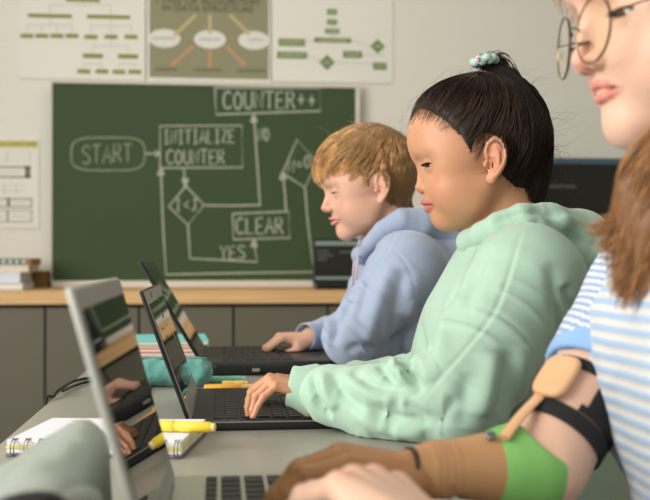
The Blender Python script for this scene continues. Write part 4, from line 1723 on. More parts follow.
def head_region(fr, lo=(2.0, -7.6, -8.5), hi=(10.5, 7.6, 4.0)):
    lo, hi = np.array(lo), np.array(hi)

    def sel(V):
        q = fr.local(V)
        a = ((q > lo) & (q < hi)).all(1)
        b = (np.abs(q[:, 1]) > 5.6) & (q[:, 0] > -3.5) & (q[:, 0] < 3.5) & (q[:, 2] > -3) & (q[:, 2] < 4.2)
        return a | b
    return sel


def ball_region(*balls):
    def sel(V):
        m = np.zeros(len(V), bool)
        for c, r in balls:
            m |= ((V - c) ** 2).sum(1) < r * r
        return m
    return sel


def either(*sels):
    def sel(V):
        m = np.zeros(len(V), bool)
        for s_ in sels:
            m |= s_(V)
        return m
    return sel


# what lies on the desk and carries hands and sleeves: footprint and top
RESTS = [(-0.034, 0.185, 1.150, 1.450, DESK_Z + 0.0142), (-0.030, 0.2315, 1.685, 1.990, DESK_Z + 0.0262), (-0.035, 0.1865, 0.594, 0.870, DESK_Z + 0.0152), (DX0, DX1 + 0.004, DY0, DY1, DESK_Z + 0.0006)]


def rest_on(V, z=None, x1=None):
    """flesh and cloth give way to the desk and to the laptops they lie on"""
    V = V.copy()
    for x0, x1_, y0, y1, top in RESTS:
        k = (V[:, 0] > x0) & (V[:, 0] < x1_) & (V[:, 1] > y0) & (V[:, 1] < y1) & (V[:, 2] < top)
        hi = k & (V[:, 2] > (DESK_Z - 0.03)) | k & (V[:, 2] > DESK_Z - 0.055) & (V[:, 0] < x1_ - 0.018)
        V[hi, 2] = top + 0.0003
        if x1_ > DX1:
            out = k & (V[:, 0] > DX1 - 0.047) & (V[:, 2] > DESK_Z - 0.16)
            V[out, 0] = np.maximum(V[out, 0], DX1 + 0.0045)
        edge = k & ~hi & (V[:, 2] > DESK_Z - 0.16) & (x1_ > DX1)
        V[edge, 0] = np.maximum(V[edge, 0], DX1 + 0.005)
        side = k & ~hi & (x1_ < DX1) & (V[:, 2] > DESK_Z - 0.01)
        V[side, 2] = top + 0.0003
    return V


def cloth_noise(V, F, bones, amp, seed, long=0.050, short=0.016, torso_amp=None, reach=0.085):
    """soft rumpling: folds run across the limb near bones, broad dents elsewhere"""
    N = mesh_normals(V, F)
    best = np.full(len(V), 1e9); al = np.zeros(len(V))
    o = 0.0
    for a, b in bones:
        d, t = seg_dist(V, a, b)
        k = d < best
        best[k] = d[k]; al[k] = o + t[k] * np.linalg.norm(b - a)
        o += np.linalg.norm(b - a)
    w = np.clip((reach - best) / 0.03, 0, 1)
    q = np.stack([al / short + V[:, 2] * 14, V[:, 1] / long, V[:, 2] / long], 1)
    f = 1 - 2 * np.abs(vnoise(q, seed))
    f2 = vnoise(V / 0.032, seed + 1) * .6 + vnoise(V / 0.07, seed + 2)
    ta = amp if torso_amp is None else torso_amp
    d = w * amp * f + ta * f2 * (0.35 + 0.65 * (1 - w))
    return V + N * d[:, None]


def rot_xyz(v):
    return np.eye(3)


def trousers(name, hip, fr_x, y, spread, knee_x, m_tr, m_shoe, parent, z_seat=0.46):
    """seated legs: pelvis, thighs under the desk, shins down to shoes on the floor"""
    T = Solid()
    T.well((hip[0], y, z_seat + 0.09), (0.125, 0.155, 0.10))
    for s in (-1, 1):
        h0 = np.array([hip[0] - 0.02, y + s * 0.075, z_seat + 0.075])
        kn = np.array([knee_x, y + s * spread, z_seat + 0.03])
        an = np.array([knee_x + 0.03, y + s * spread, 0.09])
        T.wchain([h0, kn, an], [0.072, 0.056, 0.046], k=0.03)
    V, F = T.mesh(0.006)
    V[:, 2] = np.maximum(V[:, 2], 0.06)
    put('trousers', V, F, m_tr, parent)
    for s in (-1, 1):
        B = Solid()
        ax = knee_x + 0.03
        B.well((ax - 0.05, y + s * spread, 0.035), (0.12, 0.042, 0.036))
        B.wcap((ax, y + s * spread, 0.05), (ax, y + s * spread, 0.09), 0.042, 0.04, k=0.02)
        V, F = B.mesh(0.005)
        V[:, 2] = np.maximum(V[:, 2], 0.001)
        put('shoe', V, F, m_shoe, parent)


def chair(label, x, y, m_wood, m_metal):
    e = worldly(empty('school_chair', (x, y, 0)))
    tag(e, label, 'chair', 'school chairs along the desk')
    b = MB()
    b.box((x - 0.19, y - 0.18, 0.425), (x + 0.17, y + 0.18, 0.437), 0.005)
    b.build('seat', m_wood, e)
    b = MB()
    rows = []
    for i, zz_ in enumerate((0.60, 0.66, 0.715)):
        for k in range(9):
            t = k / 8 * 2 - 1
            rows.append((x + 0.215 - 0.03 * t * t * 1.0 + (zz_ - .6) * .15, y + 0.185 * t, zz_))
    vs = [b.bm.verts.new(v) for v in rows] + [b.bm.verts.new((v[0] + 0.010, v[1], v[2])) for v in rows]
    n = len(rows)
    for i in range(2):
        for k in range(8):
            a = i * 9 + k
            b.bm.faces.new((vs[a], vs[a + 1], vs[a + 10], vs[a + 9]))
            b.bm.faces.new((vs[a + n], vs[a + n + 9], vs[a + n + 10], vs[a + n + 1]))
    for i in range(2):
        for k in (0, 8):
            a = i * 9 + k
            b.bm.faces.new((vs[a], vs[a + 9], vs[a + 9 + n], vs[a + n]))
    for k in range(8):
        b.bm.faces.new((vs[k], vs[k + n], vs[k + 1 + n], vs[k + 1]))
        b.bm.faces.new((vs[18 + k], vs[19 + k], vs[19 + k + n], vs[18 + k + n]))
    b.build('backrest', m_wood, e, smooth=True)
    for s in (-1, 1):
        b = MB()
        b.tube(smooth_path([(x + 0.235, y + s * 0.15, 0.70), (x + 0.232, y + s * 0.15, 0.58), (x + 0.20, y + s * 0.155, 0.44), (x + 0.22, y + s * 0.17, 0.2), (x + 0.25, y + s * 0.18, 0.0)], 6), 0.011, 10)
        b.build('leg', m_metal, e, smooth=True)
        b = MB()
        b.tube([(x - 0.14, y + s * 0.155, 0.424), (x - 0.15, y + s * 0.165, 0.2), (x - 0.17, y + s * 0.175, 0.0)], 0.011, 10)
        b.build('leg', m_metal, e, smooth=True)
    b = MB()
    b.tube([(x - 0.14, y - 0.155, 0.414), (x + 0.20, y - 0.155, 0.414)], 0.010, 8)
    b.tube([(x - 0.14, y + 0.155, 0.414), (x + 0.20, y + 0.155, 0.414)], 0.010, 8)
    b.build('seat_rail', m_metal, e, smooth=True)


m_chair_w = wood_mat('plywood', (176, 118, 66), (198, 140, 84), scale=(3, 3, 10))
m_chair_m = mat('chair_tube', (168, 166, 160), 0.35, metal=0.6)


def dist_to(V, solid):
    return solid.eval(V)


def hoodie_mesh(H, h, bones, amp, seed, creases, seams, desk_x):
    V, F = H.mesh(h)
    V = cloth_noise(V, F, bones, amp, seed, torso_amp=amp * 0.55)
    tree = BVHTree.FromPolygons(V.tolist(), F.tolist())
    N = mesh_normals(V, F)
    for pts, a, w in creases:
        V = crease(V, N, tree, pts, a, w)
    N = mesh_normals(V, F)
    for pts, off in seams:
        V = crease(V, N, tree, pts, -0.0018, 0.0028, 10)
        V = crease(V, N, tree, [(x + off[0], y + off[1]) for x, y in pts], 0.0009, 0.0030, 10)
    return rest_on(V), F


def tube_along(pts, rads, h, k=0.0, hollow=None):
    T = Solid()
    T.wchain([np.asarray(p) for p in pts], rads, k=k)
    return T


def cuff(a, b, ra, rb, material, parent, name='cuff'):
    """a ribbed, open knitted band from a (wrist) to b"""
    a, b = np.asarray(a, float), np.asarray(b, float)
    mb = MB()
    M = rot_to(Vector(b - a), origin=Vector(a))
    L = np.linalg.norm(b - a)
    n = 72
    def ring(r, z):
        out = []
        for k in range(n):
            an = 2 * math.pi * k / n
            rr = r * (1 + (0.012 if k % 2 else -0.012))
            out.append(mb.bm.verts.new(M @ Vector((rr * math.cos(an), rr * math.sin(an), z))))
        return out
    prof = [(ra * .84, 0.35 * L), (ra * .86, 0.06 * L), (ra * .93, 0), (ra, 0.05 * L), (ra * 1.02, 0.25 * L), (rb * .99, 0.8 * L), (rb * 0.95, L)]
    rings = [ring(r, z) for r, z in prof]
    for p, q in zip(rings, rings[1:]):
        for k in range(n):
            mb.bm.faces.new((p[k], p[(k + 1) % n], q[(k + 1) % n], q[k]))
    for v_ in mb.bm.verts:
        v_.co = rest_on(np.array([v_.co]))[0]
    return mb.build(name, material, parent, smooth=True, angle=120)


def grow(S, roots, dirf, length, n, target, rng, jitter=0.15):
    """march strands over the scalp: dirf(p, t) in room space; target(t) = height above the skin in metres, per strand"""
    p = roots.copy()
    out = []
    m = len(p)
    ds = (length / (n - 1)).reshape(-1, 1)
    jit = rng.normal(0, jitter, (m, 3))
    for i in range(n):
        t = i / (n - 1)
        d = S.eval(p, far=0.12)[:, None]
        nn = S.normal(p, 0.002)
        tg = target(t).reshape(-1, 1)
        p = p + nn * np.clip(tg - d, -0.02, 0.02)
        out.append(p.copy())
        dd = dirf(p, t) + jit
        dd = dd - nn * (dd * nn).sum(1, keepdims=True) * 0.85
        dd /= np.linalg.norm(dd, axis=1, keepdims=True) + 1e-9
        p = p + dd * ds
    return np.stack(out, 1)


def cap_shell(S, fr, keep, thick, h=0.003):
    """a close cap over the scalp: keep(q) signed hairline distance in local cm (positive = hair); thick(q) in metres"""
    n = 320
    th = np.linspace(0, math.pi, n // 2)
    ph = np.linspace(0, 2 * math.pi, n, endpoint=False)
    T, Ph = np.meshgrid(th, ph, indexing='ij')
    D = np.stack([np.sin(T) * np.cos(Ph), np.sin(T) * np.sin(Ph), np.cos(T)], -1).reshape(-1, 3)
    c = np.array([0.0, 0.0, 2.8])
    r = np.full(len(D), 16.0)
    for _ in range(24):
        q = c + D * r[:, None]
        w = fr.o + fr.s * (q @ fr.A)
        r = r - np.clip(S.eval(w, far=0.05) / fr.s, -1, 2.5) * 0.8
    q = c + D * r[:, None]
    k = keep(q)
    tk = thick(q) * np.clip(k / 1.6, 0.0, 1) ** 0.7 / fr.s + 0.06
    q = c + D * (r + tk)[:, None]
    w = fr.o + fr.s * (q @ fr.A)
    idx = np.arange(len(D)).reshape(n // 2, n)
    F = np.stack([idx[:-1], np.roll(idx, -1, 1)[:-1], np.roll(idx, -1, 1)[1:], idx[1:]], -1).reshape(-1, 4)
    F = F[(k[F] > -0.25).all(1)]
    used = np.unique(F)
    mp = np.full(len(D), -1); mp[used] = np.arange(len(used))
    return w[used], mp[F][:, ::-1]


def to_world(fr, q):
    return fr.o + fr.s * (np.asarray(q, float) @ fr.A)


def dirs_world(fr, v):
    return np.asarray(v, float) @ fr.A


def scalp_points(S, fr, n, keep, rng, lo=0.2):
    """random points on the scalp where keep(q) > lo, room coordinates"""
    out = []
    tot = 0
    while tot < n:
        v = rng.normal(size=(n * 2, 3)); v /= np.linalg.norm(v, axis=1, keepdims=True)
        r = np.full(len(v), 15.0)
        c = np.array([0, 0, 2.8])
        for _ in range(16):
            w = to_world(fr, c + v * r[:, None])
            r = r - np.clip(S.eval(w, far=0.05) / fr.s, -1, 3) * 0.8
        q = c + v * r[:, None]
        k = keep(q) > lo
        out.append(q[k]); tot += k.sum()
    return to_world(fr, np.concatenate(out)[:n])


# hairline of a head as seen from the side: lowest height of the hair for a given forward position
def hairline(xs, zs):
    xs, zs = np.array(xs, float), np.array(zs, float)

    def keep(q):
        hl = np.interp(q[:, 0], xs, zs)
        k = q[:, 2] - hl
        # keep the ear clear
        e = np.sqrt(((q[:, 0] - 0.7) / 1.6) ** 2 + ((q[:, 2] - 0.3) / 2.7) ** 2)
        side = np.abs(q[:, 1]) > 5.0
        return np.where(side, np.minimum(k, (e - 1) * 2.5), k)
    return keep

# ================================================================== the girl in the mint hoodie
G_SKIN, G_LIP, G_BROW, G_BLUSH = (203, 149, 115), (190, 106, 95), (92, 64, 48), (206, 128, 102)
gh = Frame(P(485, 167, 1.30), yaw=-6, pitch=7, s=0.01)
GX, GY = 0.378, 1.275
g_nb = P(513, 238, 1.30)
g_sl, g_sr = P(528, 268, 1.165), P(505, 266, 1.43)
g_el, g_wl = P(458, 406, 1.09), P(312, 389, 1.165)
g_er, g_wr = P(432, 386, 1.40), P(314, 383, 1.31)
g_kl = P(264, 377, 1.165)

S = Solid()
gg = head(S, gh, G_SKIN, G_LIP, G_BROW, G_BLUSH, eye_open=0.25, bridge=-0.15, cheek=1.05, ear=1.05, socket=0.25, eye_z=1.0, lip_up=.18, lip_lo=.22, lip_full=1.12, eye_w=.92, brow_s=.72, skull_y=7.1)
S.wcap(gh.p(-1.2, 0, -3.0), g_nb + np.array([0.0, 0, -0.03]), 0.046, 0.050, k=0.012)
S.wchain([g_sl, g_nb - np.array([0, 0, .05]), g_sr], [0.034, 0.045, 0.034], k=0.04)
S.well((GX, GY, 0.80), (0.085, 0.125, 0.16), k=0.05)
S.well((GX + 0.02, GY, 0.60), (0.085, 0.125, 0.12), k=0.05)
S.wchain([g_sl, g_el, g_wl], [0.034, 0.030, 0.0185], k=0.02)
S.wchain([g_sr, g_er, g_wr], [0.034, 0.030, 0.0185], k=0.02)
hl = Frame.axes(g_wl + np.array([0, 0, .0]), (-0.97, -0.02, 0.20), (0.20, -0.10, 1.0), 0.0058, -1.0)
hr = Frame.axes(g_wr, (-0.98, -0.14, 0.16), (0.16, 0.05, 1.0), 0.0058)
NAIL = (222, 170, 146)
hand(S, hl, mcp=(46, 50, 54, 50), pip=(34, 38, 34, 18), dip=(18, 18, 16, 10), spread=(6, 1, -5, -14), nail=NAIL, blush=G_BLUSH)
hand(S, hr, mcp=(30, 32, 34, 30), pip=(30, 34, 34, 30), dip=(18, 18, 16, 14), spread=(-4, 0, 4, 10), nail=NAIL, blush=G_BLUSH)
S.paint = S.paint
V, F = S.mesh(0.0022)
V, F = refine(V, F, either(head_region(gh), ball_region((hl.p(9, 0, -2), 0.085), (hr.p(9, 0, -2), 0.085))), S, 1)
girl_solid = S
person = worldly(empty('person', tuple(P(560, 430, 1.3))))
tag(person, 'dark haired girl in a mint green hoodie typing on the thin black laptop', 'person')
girl = person
cb = S.colours(V, G_SKIN)
put('body', rest_on(V), F, m_skin, person, cb)
eyes(gh, gg, person, (44, 28, 20), look=(0.86, 0.26, -0.2), lash_len=.5)

# hoodie
m_mint = mat('mint_fleece', (168, 198, 179), 0.95, noise_amt=0.03, noise_scale=140, bump=0.18, bump_scale=700, sheen=0.35, spec=0.2)
H = Solid()
H.well((GX - 0.002, GY, 0.755), (0.128, 0.170, 0.185))
H.well((GX + 0.02, GY, 0.60), (0.125, 0.165, 0.14), k=0.08)
H.wchain([g_sl + np.array([0, 0.005, -0.012]), g_nb - np.array([0, 0, .035]), g_sr + np.array([0, 0, -0.012])], [0.058, 0.060, 0.058], k=0.05)
H.wchain([g_sl + np.array([0, 0.005, -0.015]), g_el + np.array([0, 0, .008]), P(380, 404, 1.125), P(330, 394, 1.15), P(311, 391, 1.165)], [0.062, 0.056, 0.042, 0.0325, 0.025], k=0.028)
H.wchain([g_sr + np.array([0, 0, -0.015]), g_er, P(360, 388, 1.355), P(322, 386, 1.318)], [0.060, 0.050, 0.034, 0.026], k=0.016)
H.wcap(g_nb + np.array([-0.02, 0, 0.03]), gh.p(-1.0, 0, -4.0), 0.050, 0.055, op='sub', k=0.01)
bones = [(g_sl, g_el), (g_el, g_wl), (g_sr, g_er), (g_er, g_wr)]
CR = [
    ([(313, 372), (315, 392), (322, 408), (332, 418)], -0.0065, 0.0045), ([(322, 372), (326, 392), (336, 410)], 0.005, 0.006),
    ([(334, 372), (340, 388), (352, 402), (368, 412)], -0.0045, 0.005), ([(345, 375), (358, 388), (378, 398), (398, 400)], 0.0055, 0.006),
    ([(352, 372), (372, 384), (396, 388), (412, 384)], -0.005, 0.005), ([(352, 412), (374, 424), (400, 432), (424, 434)], 0.005, 0.008),
    ([(366, 406), (388, 416), (412, 420), (436, 416)], -0.005, 0.006), ([(404, 402), (418, 414), (426, 428)], -0.005, 0.005),
    ([(400, 356), (408, 366), (416, 382), (418, 396)], -0.009, 0.006), ([(390, 358), (398, 372), (408, 388)], 0.007, 0.006),
    ([(378, 360), (386, 372), (398, 384)], -0.006, 0.005), ([(418, 350), (424, 366), (428, 384)], 0.006, 0.008),
    ([(430, 290), (420, 316), (420, 340), (428, 360)], -0.006, 0.010), ([(455, 282), (445, 320), (440, 350), (434, 378)], 0.004, 0.010),
    ([(488, 246), (478, 268), (470, 292), (464, 316)], -0.004, 0.009),
    ([(494, 352), (488, 385), (481, 418)], 0.007, 0.010), ([(508, 350), (504, 390), (496, 430)], -0.006, 0.010), ([(470, 372), (464, 400), (462, 428)], -0.005, 0.010),
    ([(456, 395), (446, 412), (436, 428)], -0.005, 0.007), ([(520, 345), (522, 380), (518, 420)], 0.004, 0.010),
    ([(550, 262), (558, 300), (562, 332), (566, 360)], -0.006, 0.009), ([(566, 284), (571, 302), (577, 322)], -0.005, 0.007),
]
SE = [([(523, 226), (516, 250), (506, 284), (494, 312), (478, 334), (456, 360), (432, 388), (422, 402)], (3.0, 1.2)),
      ([(478, 311), (490, 311), (504, 318), (522, 333), (533, 352), (537, 374)], (-1.5, 2.0)), ([(462, 254), (468, 246), (480, 243), (493, 237)], (0.5, 2.5))]
V, F = hoodie_mesh(H, 0.0028, bones, 0.0022, 11, CR, SE, 0.262)
hood_ie = put('hoodie', V, F, m_mint, person)
# collar and hood lying on the back
D_ = Solid()
ringp = [P(469, 242, 1.275), P(482, 235, 1.232), P(500, 227, 1.208), P(522, 221, 1.205), P(548, 226, 1.225), P(574, 239, 1.27), P(583, 245, 1.32), P(566, 237, 1.37), P(535, 226, 1.40), P(505, 226, 1.39), P(482, 232, 1.36), P(470, 241, 1.32)]
D_.wchain(ringp, [0.013, 0.0155, 0.018, 0.021, 0.029, 0.035, 0.036, 0.034, 0.027, 0.02, 0.016, 0.013], k=0.022)
D_.wcap(ringp[-1], ringp[0], 0.013, 0.013, k=0.015)
D_.well(P(582, 266, 1.30), (0.036, 0.095, 0.060), k=0.04)
D_.well(P(566, 300, 1.30), (0.030, 0.075, 0.060), k=0.05)
V, F = D_.mesh(0.0026)
V = cloth_noise(V, F, [(ringp[1], ringp[4])], 0.0006, 5, torso_amp=0.0012)
tree = BVHTree.FromPolygons(V.tolist(), F.tolist()); N = mesh_normals(V, F)
for pts, a, w in [([(545, 212), (555, 224), (568, 236), (584, 246)], -0.006, 0.006), ([(538, 222), (552, 236), (562, 252), (570, 276)], 0.005, 0.007), ([(492, 222), (515, 214), (540, 212), (560, 216)], -0.004, 0.005),
                  ([(560, 215), (578, 226), (594, 244)], 0.004, 0.006)]:
    V = crease(V, N, tree, pts, a, w)
put('hood', V, F, m_mint, hood_ie)
cuff(P(289, 385.5, 1.166), P(317, 391, 1.164), 0.0235, 0.031, m_mint, hood_ie)
cuff(P(306, 382, 1.308), P(326, 386, 1.32), 0.023, 0.026, m_mint, hood_ie)

# hair: drawn up into a tail on the crown
g_keep = hairline([-9, -5.5, -2.6, -0.8, 0.4, 2.0, 2.8, 3.6, 5.2, 7.0, 8.0, 9.3], [-4.8, -4.6, -3.8, -2.0, 0, -0.9, 1.0, 3.0, 4.6, 5.8, 6.5, 7.1])
G_HAIR = (54, 40, 31)
rng = np.random.default_rng(7)
parts = []
qy = np.array([-1.4, 0.0, 12.3])
Qw = to_world(gh, qy)
Vc, Fc = cap_shell(S, gh, lambda q: g_keep(q) - 0.8 - 1.3 * np.clip((q[:, 0] - 4) / 3, 0, 1), lambda q: 0.0022 + 0.0025 * np.clip((q[:, 2] - 2) / 6, 0, 1))
parts.append((Vc, Fc, strand_cols(len(Vc), 1, (46, 35, 28), 0.05, rng)))
# the loose mass down the back
T_ = Solid()
tp = [P(490, 66, 1.30), P(512, 84, 1.30), P(527, 110, 1.30), P(531, 142, 1.30), P(529, 172, 1.30), P(524, 200, 1.30), P(521, 216, 1.30)]
for i, (p_, r_) in enumerate(zip(tp, [.010, .020, .030, .034, .033, .029, .020])):
    T_.well(p_, (r_ * .58, r_ * (1.15 if 1 < i else .9), r_ * 1.1), k=0.02)
Vt, Ft = T_.mesh(0.004)
parts.append((Vt, Ft, strand_cols(len(Vt), 1, (34, 25, 19), 0.05, rng)))
n = 6500
roots = scalp_points(S, gh, n, g_keep, rng, 0.02)
rl = np.linalg.norm(roots - Qw, axis=1)
hgt = rng.uniform(0.0025, 0.0105, n)
frac = np.clip(rng.uniform(0.45, 1.0, n), 0, 1)

kk = np.clip(g_keep(gh.local(roots)) / 2.0, 0.06, 1)


def gdir(p, t):
    d = Qw - p
    # the sides sweep backwards first and then rise
    q = gh.local(p)
    back = dirs_world(gh, np.array([-1.0, 0, 0.15]))
    w = np.clip(1.0 - t * 1.6, 0, 1)[None] if np.ndim(t) else max(0.0, 0.55 - t)
    d = d / (np.linalg.norm(d, axis=1, keepdims=True) + 1e-9)
    return d + back * w


pa = grow(S, roots, gdir, rl * frac * 1.12, 12, lambda t: np.minimum(hgt, 0.0007 + hgt * np.clip(kk - .06, 0, 1) * .6 + hgt * t * 1.6), rng, 0.09)
pa, own = clump(pa, 420, 0.55, rng, 1.0)
edge = np.clip(kk * 1.3 + .25, 0, 1)
v, f = strands(pa, 0.00050 * edge, 0.00018)
cv = (1 + rng.normal(0, .30, n)) * (1 + 0.35 * np.sin(own * 12.9898)) * (1 + 1.2 * (1 - kk) * (gh.local(roots)[:, 0] > 3))
parts.append((v, f, np.repeat(np.clip(lin(G_HAIR)[None] * cv[:, None], .002, 1), 36, axis=0)))
# fine baby hair along the hairline
n = 420
roots = scalp_points(S, gh, n * 6, g_keep, rng, -0.7)
kq = g_keep(gh.local(roots))
roots = roots[(kq < 0.5)][:n]
n = len(roots)
pa = grow(S, roots, gdir, rng.uniform(0.02, 0.06, n), 9, lambda t: np.full(n, 0.0006 + t * 0.004), rng, 0.35)
v, f = strands(pa, 0.00022, 0.00008)
parts.append((v, f, strand_cols(n, 27, (62, 44, 34), 0.25, rng)))
# strands of the tail
n = 3000
u = rng.normal(0, 1, n); vv = rng.normal(0, 1, n)
tpa = np.array(smooth_path(tp, 4)); m = len(tpa)
rad_t = np.interp(np.linspace(0, 1, m), np.linspace(0, 1, 7), [.006, .018, .026, .030, .030, .027, .020])
rad_y = rad_t * 1.45
st = []
for i in range(n):
    a = rng.uniform(0, 2 * math.pi); rr_ = math.sqrt(rng.uniform(0.35, 1.08))
    ph = rng.uniform(0, 6.28); fl = rng.normal(0, 0.10)
    ts = np.linspace(0, 1, m)
    off = np.stack([np.cos(a + fl * ts * 2) * rr_ * rad_t * .86, np.sin(a + fl * ts * 2) * rr_ * rad_y, 0.004 * np.sin(ts * 5 + ph)], 1)
    st.append(tpa + off)
st = np.array(st)
L0 = rng.integers(m // 2, m + 1, n)
idx = (np.linspace(0, 1, 12)[None] * (L0[:, None] - 1))
i0 = np.floor(idx).astype(int); i1 = np.minimum(i0 + 1, m - 1); fr_ = (idx - i0)[..., None]
st = np.take_along_axis(st, i0[..., None], 1) * (1 - fr_) + np.take_along_axis(st, i1[..., None], 1) * fr_
v, f = strands(st, 0.00055, 0.0002)
parts.append((v, f, strand_cols(n, 36, (36, 26, 20), 0.30, rng)))
# flyaways
n = 150
roots = scalp_points(S, gh, n, lambda q: np.where((q[:, 2] > 5) | (q[:, 0] < -3.5), 1.0, -1), rng, 0)
out = S.normal(roots, 0.003)
L = rng.uniform(0.010, 0.055, n) * rng.uniform(.4, 1, n)
tt = np.linspace(0, 1, 9)
tan = np.cross(out, rng.normal(size=(n, 3))); tan /= np.linalg.norm(tan, axis=1, keepdims=True)
back = dirs_world(gh, np.array([-0.8, 0, 0.1]))
pa = roots[:, None] + out[:, None] * 0.008 + (out[:, None] * 0.42 * np.sin(tt * 2.3)[None, :, None] + tan[:, None] * tt[None, :, None] * .8 + back[None, None] * (tt ** 1.5)[None, :, None]) * L[:, None, None]
v, f = strands(pa, 0.00014, 0.00005)
parts.append((v, f, strand_cols(n, 27, (60, 44, 34), 0.2, rng)))
n = 120
a = tpa[rng.integers(m // 2, m, n)] + np.stack([rng.uniform(0, .02, n), rng.normal(0, .03, n), rng.normal(0, .01, n)], 1)
dv = np.stack([rng.uniform(0.1, 1.0, n), rng.normal(0, .7, n), rng.uniform(-.8, .7, n)], 1)
c2 = rng.normal(0, .6, (n, 3))
pa = a[:, None] + (dv[:, None] * tt[None, :, None] + c2[:, None] * (tt * (1 - tt) * 1.6)[None, :, None] + np.array([0, 0, -.5])[None, None] * (tt ** 2)[None, :, None]) * rng.uniform(.02, .065, n)[:, None, None]
v, f = strands(pa, 0.00012, 0.00004)
parts.append((v, f, strand_cols(n, 27, (66, 46, 32), 0.2, rng)))
# short tail springing over the band
n = 240
ang = rng.normal(0, .55, n)
pa = Qw[None, None] + np.stack([np.outer(rng.uniform(.6, 1.1, n), tt * .035), np.outer(np.sin(ang), tt * .02), np.outer(rng.uniform(.5, 1.1, n), .022 * np.sin(tt * 2.4)) - .02 * tt[None] ** 2], -1) + rng.normal(0, .004, (n, 1, 3)) + np.array([0, 0, .004])
v, f = strands(pa, 0.0005, 0.0002)
parts.append((v, f, strand_cols(n, 27, G_HAIR, 0.25, rng)))
V, F, C = join(parts)
m_gh = hair_mat('dark_hair', G_HAIR, 0.42)
put('hair', V, F, m_gh, person, C)
# scrunchie
b = MB()
sc_c = P(484.5, 61, 1.29)
ax = dirs_world(gh, np.array([0.05, 0, 1.0]))
M = rot_to(Vector(ax), origin=Vector(sc_c))
pts = []
for k in range(64):
    a = 2 * math.pi * k / 64
    r_ = 0.0125 + 0.0016 * math.sin(a * 9)
    pts.append(M @ Vector((r_ * math.cos(a), r_ * math.sin(a), 0.0018 * math.sin(a * 7 + 1))))
b.tube(pts, [0.0052 + 0.0009 * math.sin(k * 1.7) for k in range(64)], 10, closed=True)
hb = b.build('hair_tie', mat('mint_scrunchie', (176, 206, 196), 0.8, noise_amt=.08, noise_scale=200), person, smooth=True, angle=120)
b = MB()
b.tube([P(478, 57.5, 1.273), P(478.6, 61.5, 1.273)], 0.0022, 8)
b.build('bead', mat('pink_bead', (232, 130, 158), 0.4), hb, smooth=True)
m_jean = mat('denim', (58, 66, 82), 0.9, noise_amt=.1, noise_scale=200)
m_shoe = mat('canvas_shoe', (196, 194, 188), 0.8)
trousers('trousers', (GX + 0.02, GY), None, GY, 0.10, 0.06, m_jean, m_shoe, person)
chair('plywood school chair with tube legs under the girl in mint', GX + 0.05, GY, m_chair_w, m_chair_m)

# ================================================================== the fair haired boy
B_SKIN, B_LIP, B_BROW, B_BLUSH = (224, 176, 150), (214, 146, 134), (176, 136, 104), (222, 142, 124)
bh = Frame(P(374.5, 191, 1.87), yaw=2, pitch=10, s=0.0103)
BX, BY = 0.385, 1.86
b_nb = P(402, 243, 1.87)
b_sl, b_sr = P(408, 262, 1.735), P(388, 258, 2.01)
b_el, b_wl = P(343, 345, 1.70), P(420, 352, 1.88)
b_er, b_wr = P(356, 330, 2.02), P(311, 337, 1.885)
S = Solid()
bg = head(S, bh, B_SKIN, B_LIP, B_BROW, B_BLUSH, eye_open=0.15, nose_tip=(9.45, -1.5), bridge=.25, lip_up=.45, lip_lo=.75, chin=(6.55, -6.3, 1.5), cheek=.97, brow_s=.4, lip_full=.85, ear=1.02, eye_w=.95, socket=.75)
S.wcap(bh.p(-1.2, 0, -3.0), b_nb + np.array([0.0, 0, -0.03]), 0.050, 0.052, k=0.012)
S.wchain([b_sl, b_nb - np.array([0, 0, .05]), b_sr], [0.034, 0.045, 0.034], k=0.04)
S.well((BX, BY, 0.80), (0.085, 0.125, 0.16), k=0.05)
S.well((BX + 0.02, BY, 0.60), (0.085, 0.125, 0.12), k=0.05)
S.wchain([b_sl, b_el, b_wl], [0.034, 0.030, 0.0185], k=0.02)
S.wchain([b_sr, b_er, b_wr], [0.034, 0.030, 0.019], k=0.02)
hr = Frame.axes(b_wr, (-0.985, -0.17, 0.02), (0.02, -0.10, 1.0), 0.0072)
hl = Frame.axes(b_wl, (0.85, 0.5, -0.1), (0.1, 0.0, 1.0), 0.0068, -1.0)
hand(S, hr, mcp=(38, 40, 44, 46), pip=(36, 44, 48, 50), dip=(20, 24, 26, 26), spread=(-3, 0, 3, 6), nail=(234, 190, 174), blush=B_BLUSH,
     thumb=[(1.8, 2.0, -1.2), (4.4, 3.7, -2.4), (6.4, 3.9, -3.3), (8.2, 3.4, -3.9)])
hand(S, hl, mcp=(30, 32, 34, 36), pip=(30, 34, 38, 40), dip=(20, 20, 20, 20), blush=B_BLUSH)
V, F = S.mesh(0.0024)
V, F = refine(V, F, either(head_region(bh), ball_region((hr.p(8, 0, -2), 0.085))), S, 1)
person = worldly(empty('person', tuple(P(400, 400, 1.87))))
tag(person, 'fair haired boy in a pale blue hoodie at the thick black laptop', 'person')
cb = S.colours(V, B_SKIN)
put('body', rest_on(V), F, m_skin, person, cb)
eyes(bh, bg, person, (84, 110, 128), look=(0.9, 0.1, -0.5), lash=(120, 88, 60), lash_len=.4)
m_blue = mat('pale_blue_fleece', (162, 175, 199), 0.95, noise_amt=0.03, noise_scale=140, bump=0.18, bump_scale=700, sheen=0.35, spec=0.2)
H = Solid()
H.well((BX - 0.004, BY, 0.765), (0.128, 0.172, 0.195))
H.well((BX + 0.05, BY, 0.86), (0.09, 0.15, 0.13), k=0.05)
H.well((BX + 0.02, BY, 0.60), (0.125, 0.165, 0.14), k=0.08)
H.wchain([b_sl + np.array([0, 0.005, -0.012]), b_nb - np.array([0, 0, .035]), b_sr + np.array([0, 0, -0.012])], [0.060, 0.062, 0.060], k=0.05)
